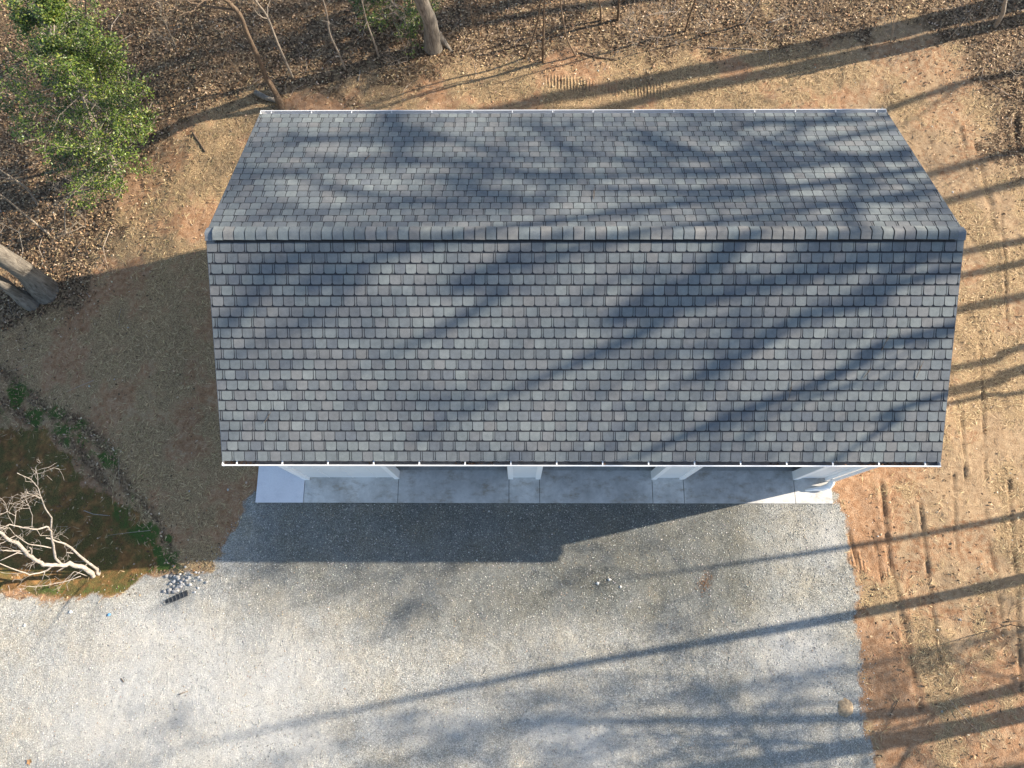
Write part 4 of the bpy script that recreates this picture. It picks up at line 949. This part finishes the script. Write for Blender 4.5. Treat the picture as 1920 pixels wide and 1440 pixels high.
# ------------------------------------------------------------------ culvert, rocks, small things
c0 = atg(311, 1129); c1 = atg(352, 1112)
cul = thing('culvert_pipe', tuple(c0), 'dark ribbed culvert end with slotted grate in the gravel below the riprap', 'culvert')
mb = MB(); pp = []; rr = []
for k in range(25):
    t = k / 24; pp.append(c0 * (1 - t) + c1 * t + np.array([0, 0, -.045])); rr.append((.062 + .022 * t) + (.006 if k % 2 else 0))
mb.tube(pp, rr, 14); build_at(mb, 'pipe', M['black'], cul, False)
mb = MB(); dxy = (c1 - c0); dxy[2] = 0; dxy /= np.linalg.norm(dxy); pxy = np.array([-dxy[1], dxy[0], 0])
for k in range(6):
    q = c0 * (1 - k / 6) + c1 * (k / 6) + np.array([0, 0, .045]); mb.tube([q - pxy * .07, q + pxy * .06], [.005, .005], 5)
mb.tube([c0 - pxy * .07 + np.array([0, 0, .045]), c1 - pxy * .07 + np.array([0, 0, .045])], [.007, .007], 5)
build_at(mb, 'grate', M['steel'], cul)
k = 0
for i in range(62):
    if i < 40: u, v = rnd.gauss(330, 11), rnd.gauss(1092, 12)
    else: u, v = rnd.gauss(362, 16), rnd.gauss(1084, 11)
    if v > 1114: v = 1114 - rnd.uniform(0, 15)
    p = atg(u, v); r = rnd.uniform(.025, .06) if i < 40 else rnd.uniform(.018, .04)
    vv = []; mb = MB()
    # lumpy rounded rock
    for a_ in range(5):
        th = math.pi * a_ / 4
        for b_ in range(7):
            ph = 2 * math.pi * b_ / 7; q = r * rnd.uniform(.85, 1.15)
            mb.v.append((p[0] + q * 1.15 * math.sin(th) * math.cos(ph), p[1] + q * .9 * math.sin(th) * math.sin(ph), p[2] + r * .35 + q * .75 * math.cos(th)))
    g_ = rnd.choice((.55, .42, .34, .24)); cc = (g_, g_ * .97, g_ * .93)
    for a_ in range(4):
        for b_ in range(7): b2 = (b_ + 1) % 7; mb.face([a_ * 7 + b_, (a_ + 1) * 7 + b_, (a_ + 1) * 7 + b2, a_ * 7 + b2], cc)
    o = mb.build('rock', M['stone'], None, False, loc=(p[0], p[1], p[2]))
    tag(o, 'pale riprap stone in the pile by the culvert mouth', 'rock', 'riprap stones at the culvert')
for (u, v, r, lab) in ((133, 1148, .06, 'white stone near the upper left of the gravel'), (46, 1173, .05, 'white pebble at the left side of the gravel drive'), (917, 958, .035, 'small white pebble close to the apron under the eave shadow'), (1120, 1093, .05, 'grey white stone lying below the shadow tip on the gravel'), (1142, 1086, .05, 'white flat stone right of the grey white one'), (1163, 1100, .04, 'pale chip below the flat white stone'), (894, 1050, .03, 'tan pebble on the shadow edge of the gravel')):
    p = atg(u, v); o = rocks_mesh('stone', np.array([0.]), np.array([0.]), np.array([r * .3]), np.array([r]), np.array([[.72, .70, .66]]), M['stone']); o.location = tuple(p); tag(o, lab, 'stone', 'loose stones on the gravel')
# dirt pile on the gravel
p = atg(1586, 1328); mb = MB(); n_ = 20; mb.v.append((0, 0, .05))
for j in range(1, 5):
    for k in range(n_):
        a = 2 * math.pi * k / n_; q = .21 * j / 4 * rnd.uniform(.88, 1.12); mb.v.append((q * math.cos(a) * .95, q * math.sin(a), .05 * (1 - (j / 4) ** 2) + rnd.uniform(-.006, .008) - (.01 if j == 4 else 0)))
for k in range(n_): mb.face([0, 1 + k, 1 + (k + 1) % n_])
for j in range(3):
    for k in range(n_): k2 = (k + 1) % n_; mb.face([1 + j * n_ + k, 1 + (j + 1) * n_ + k, 1 + (j + 1) * n_ + k2, 1 + j * n_ + k2])
o = mb.build('dirt_pile', M['sand'], None, True); o.location = tuple(p); tag(o, 'low round heap of tan dirt on the gravel near its right edge', 'dirt pile')
# reddish clay smear
x, y = nr.normal(0, .09, 300), nr.normal(0, .13, 300); c_ = atg(1322, 1092)
o = rocks_mesh('clay_crumbs', x, y, np.full(300, .004), nr.uniform(.005, .018, 300), palette(300, [(0.27, 0.165, 0.095), (0.20, 0.12, 0.07)], [1, 1]), M['stone']); o.location = tuple(c_)
tag(o, 'patch of reddish clay crumbs dropped on the gravel', 'clay crumbs', kind='stuff')
# blue scrap and brown leaf
mb = MB(); mb.v = [(-.05, -.03, .02), (.0, -.045, .035), (.06, -.01, .02), (.045, .03, .04), (-.02, .03, .03), (0, 0, .05)]
for k in range(5): mb.face([k, (k + 1) % 5, 5])
o = mb.build('plastic_scrap', M['blue']); o.location = tuple(atg(205, 1152)); tag(o, 'crumpled scrap of blue plastic on the gravel', 'scrap')
mb = MB()
for k, (a, r) in enumerate(zip(range(10), (.08, .05, .075, .045, .08, .05, .07, .05, .085, .04))): mb.v.append((r * math.cos(a * .628), r * math.sin(a * .628), .02 + rnd.uniform(0, .02)))
mb.v.append((0, 0, .01))
for k in range(10): mb.face([k, (k + 1) % 10, 10], (.36, .20, .09))
o = mb.build('fallen_leaf', M['leaf']); o.location = tuple(atg(56, 1428)); tag(o, 'single brown leaf on the gravel at the lower left', 'leaf')
# twigs caught on the roof
for (u, v, f, lab) in ((502, 785, onfront, 'forked dark twig caught on the lower left of the roof'), (1480, 735, onfront, 'curled tan twig lying in the streak of shadow on the roof'), (1658, 645, onfront, 'thin needle twig on the right part of the roof'), (1624, 702, onfront, 'tiny dark twig on the shingles near the right side'), (1113, 365, onrear, 'dark leaf stalk on the rear roof slope'), (690, 297, onrear, 'pale twig on the rear roof slope'), (1722, 695, onfront, 'small brown twig near the right roof edge')):
    p = f(u, v) + np.array([0, 0, .03]); root = thing('twig', tuple(p), lab, 'twig', 'twigs on the roof'); mb = MB()
    a = rnd.uniform(.8, 1.6); L = rnd.uniform(.08, .16); sl_ = SL if f is onfront else -SL
    def q(t, o_): yv = math.sin(a) * L * t + o_; return p + np.array([math.cos(a) * L * t + o_ * .6, yv, yv * sl_ + .006])
    mb.tube([q(-1, 0), q(-.2, .01), q(.4, 0), q(1, .03)], [.005, .005, .004, .003], 4); mb.tube([q(-.2, .01), q(.3, .05)], [.004, .002], 4)
    build_at(mb, 'stem', M['bark_brown'], root)
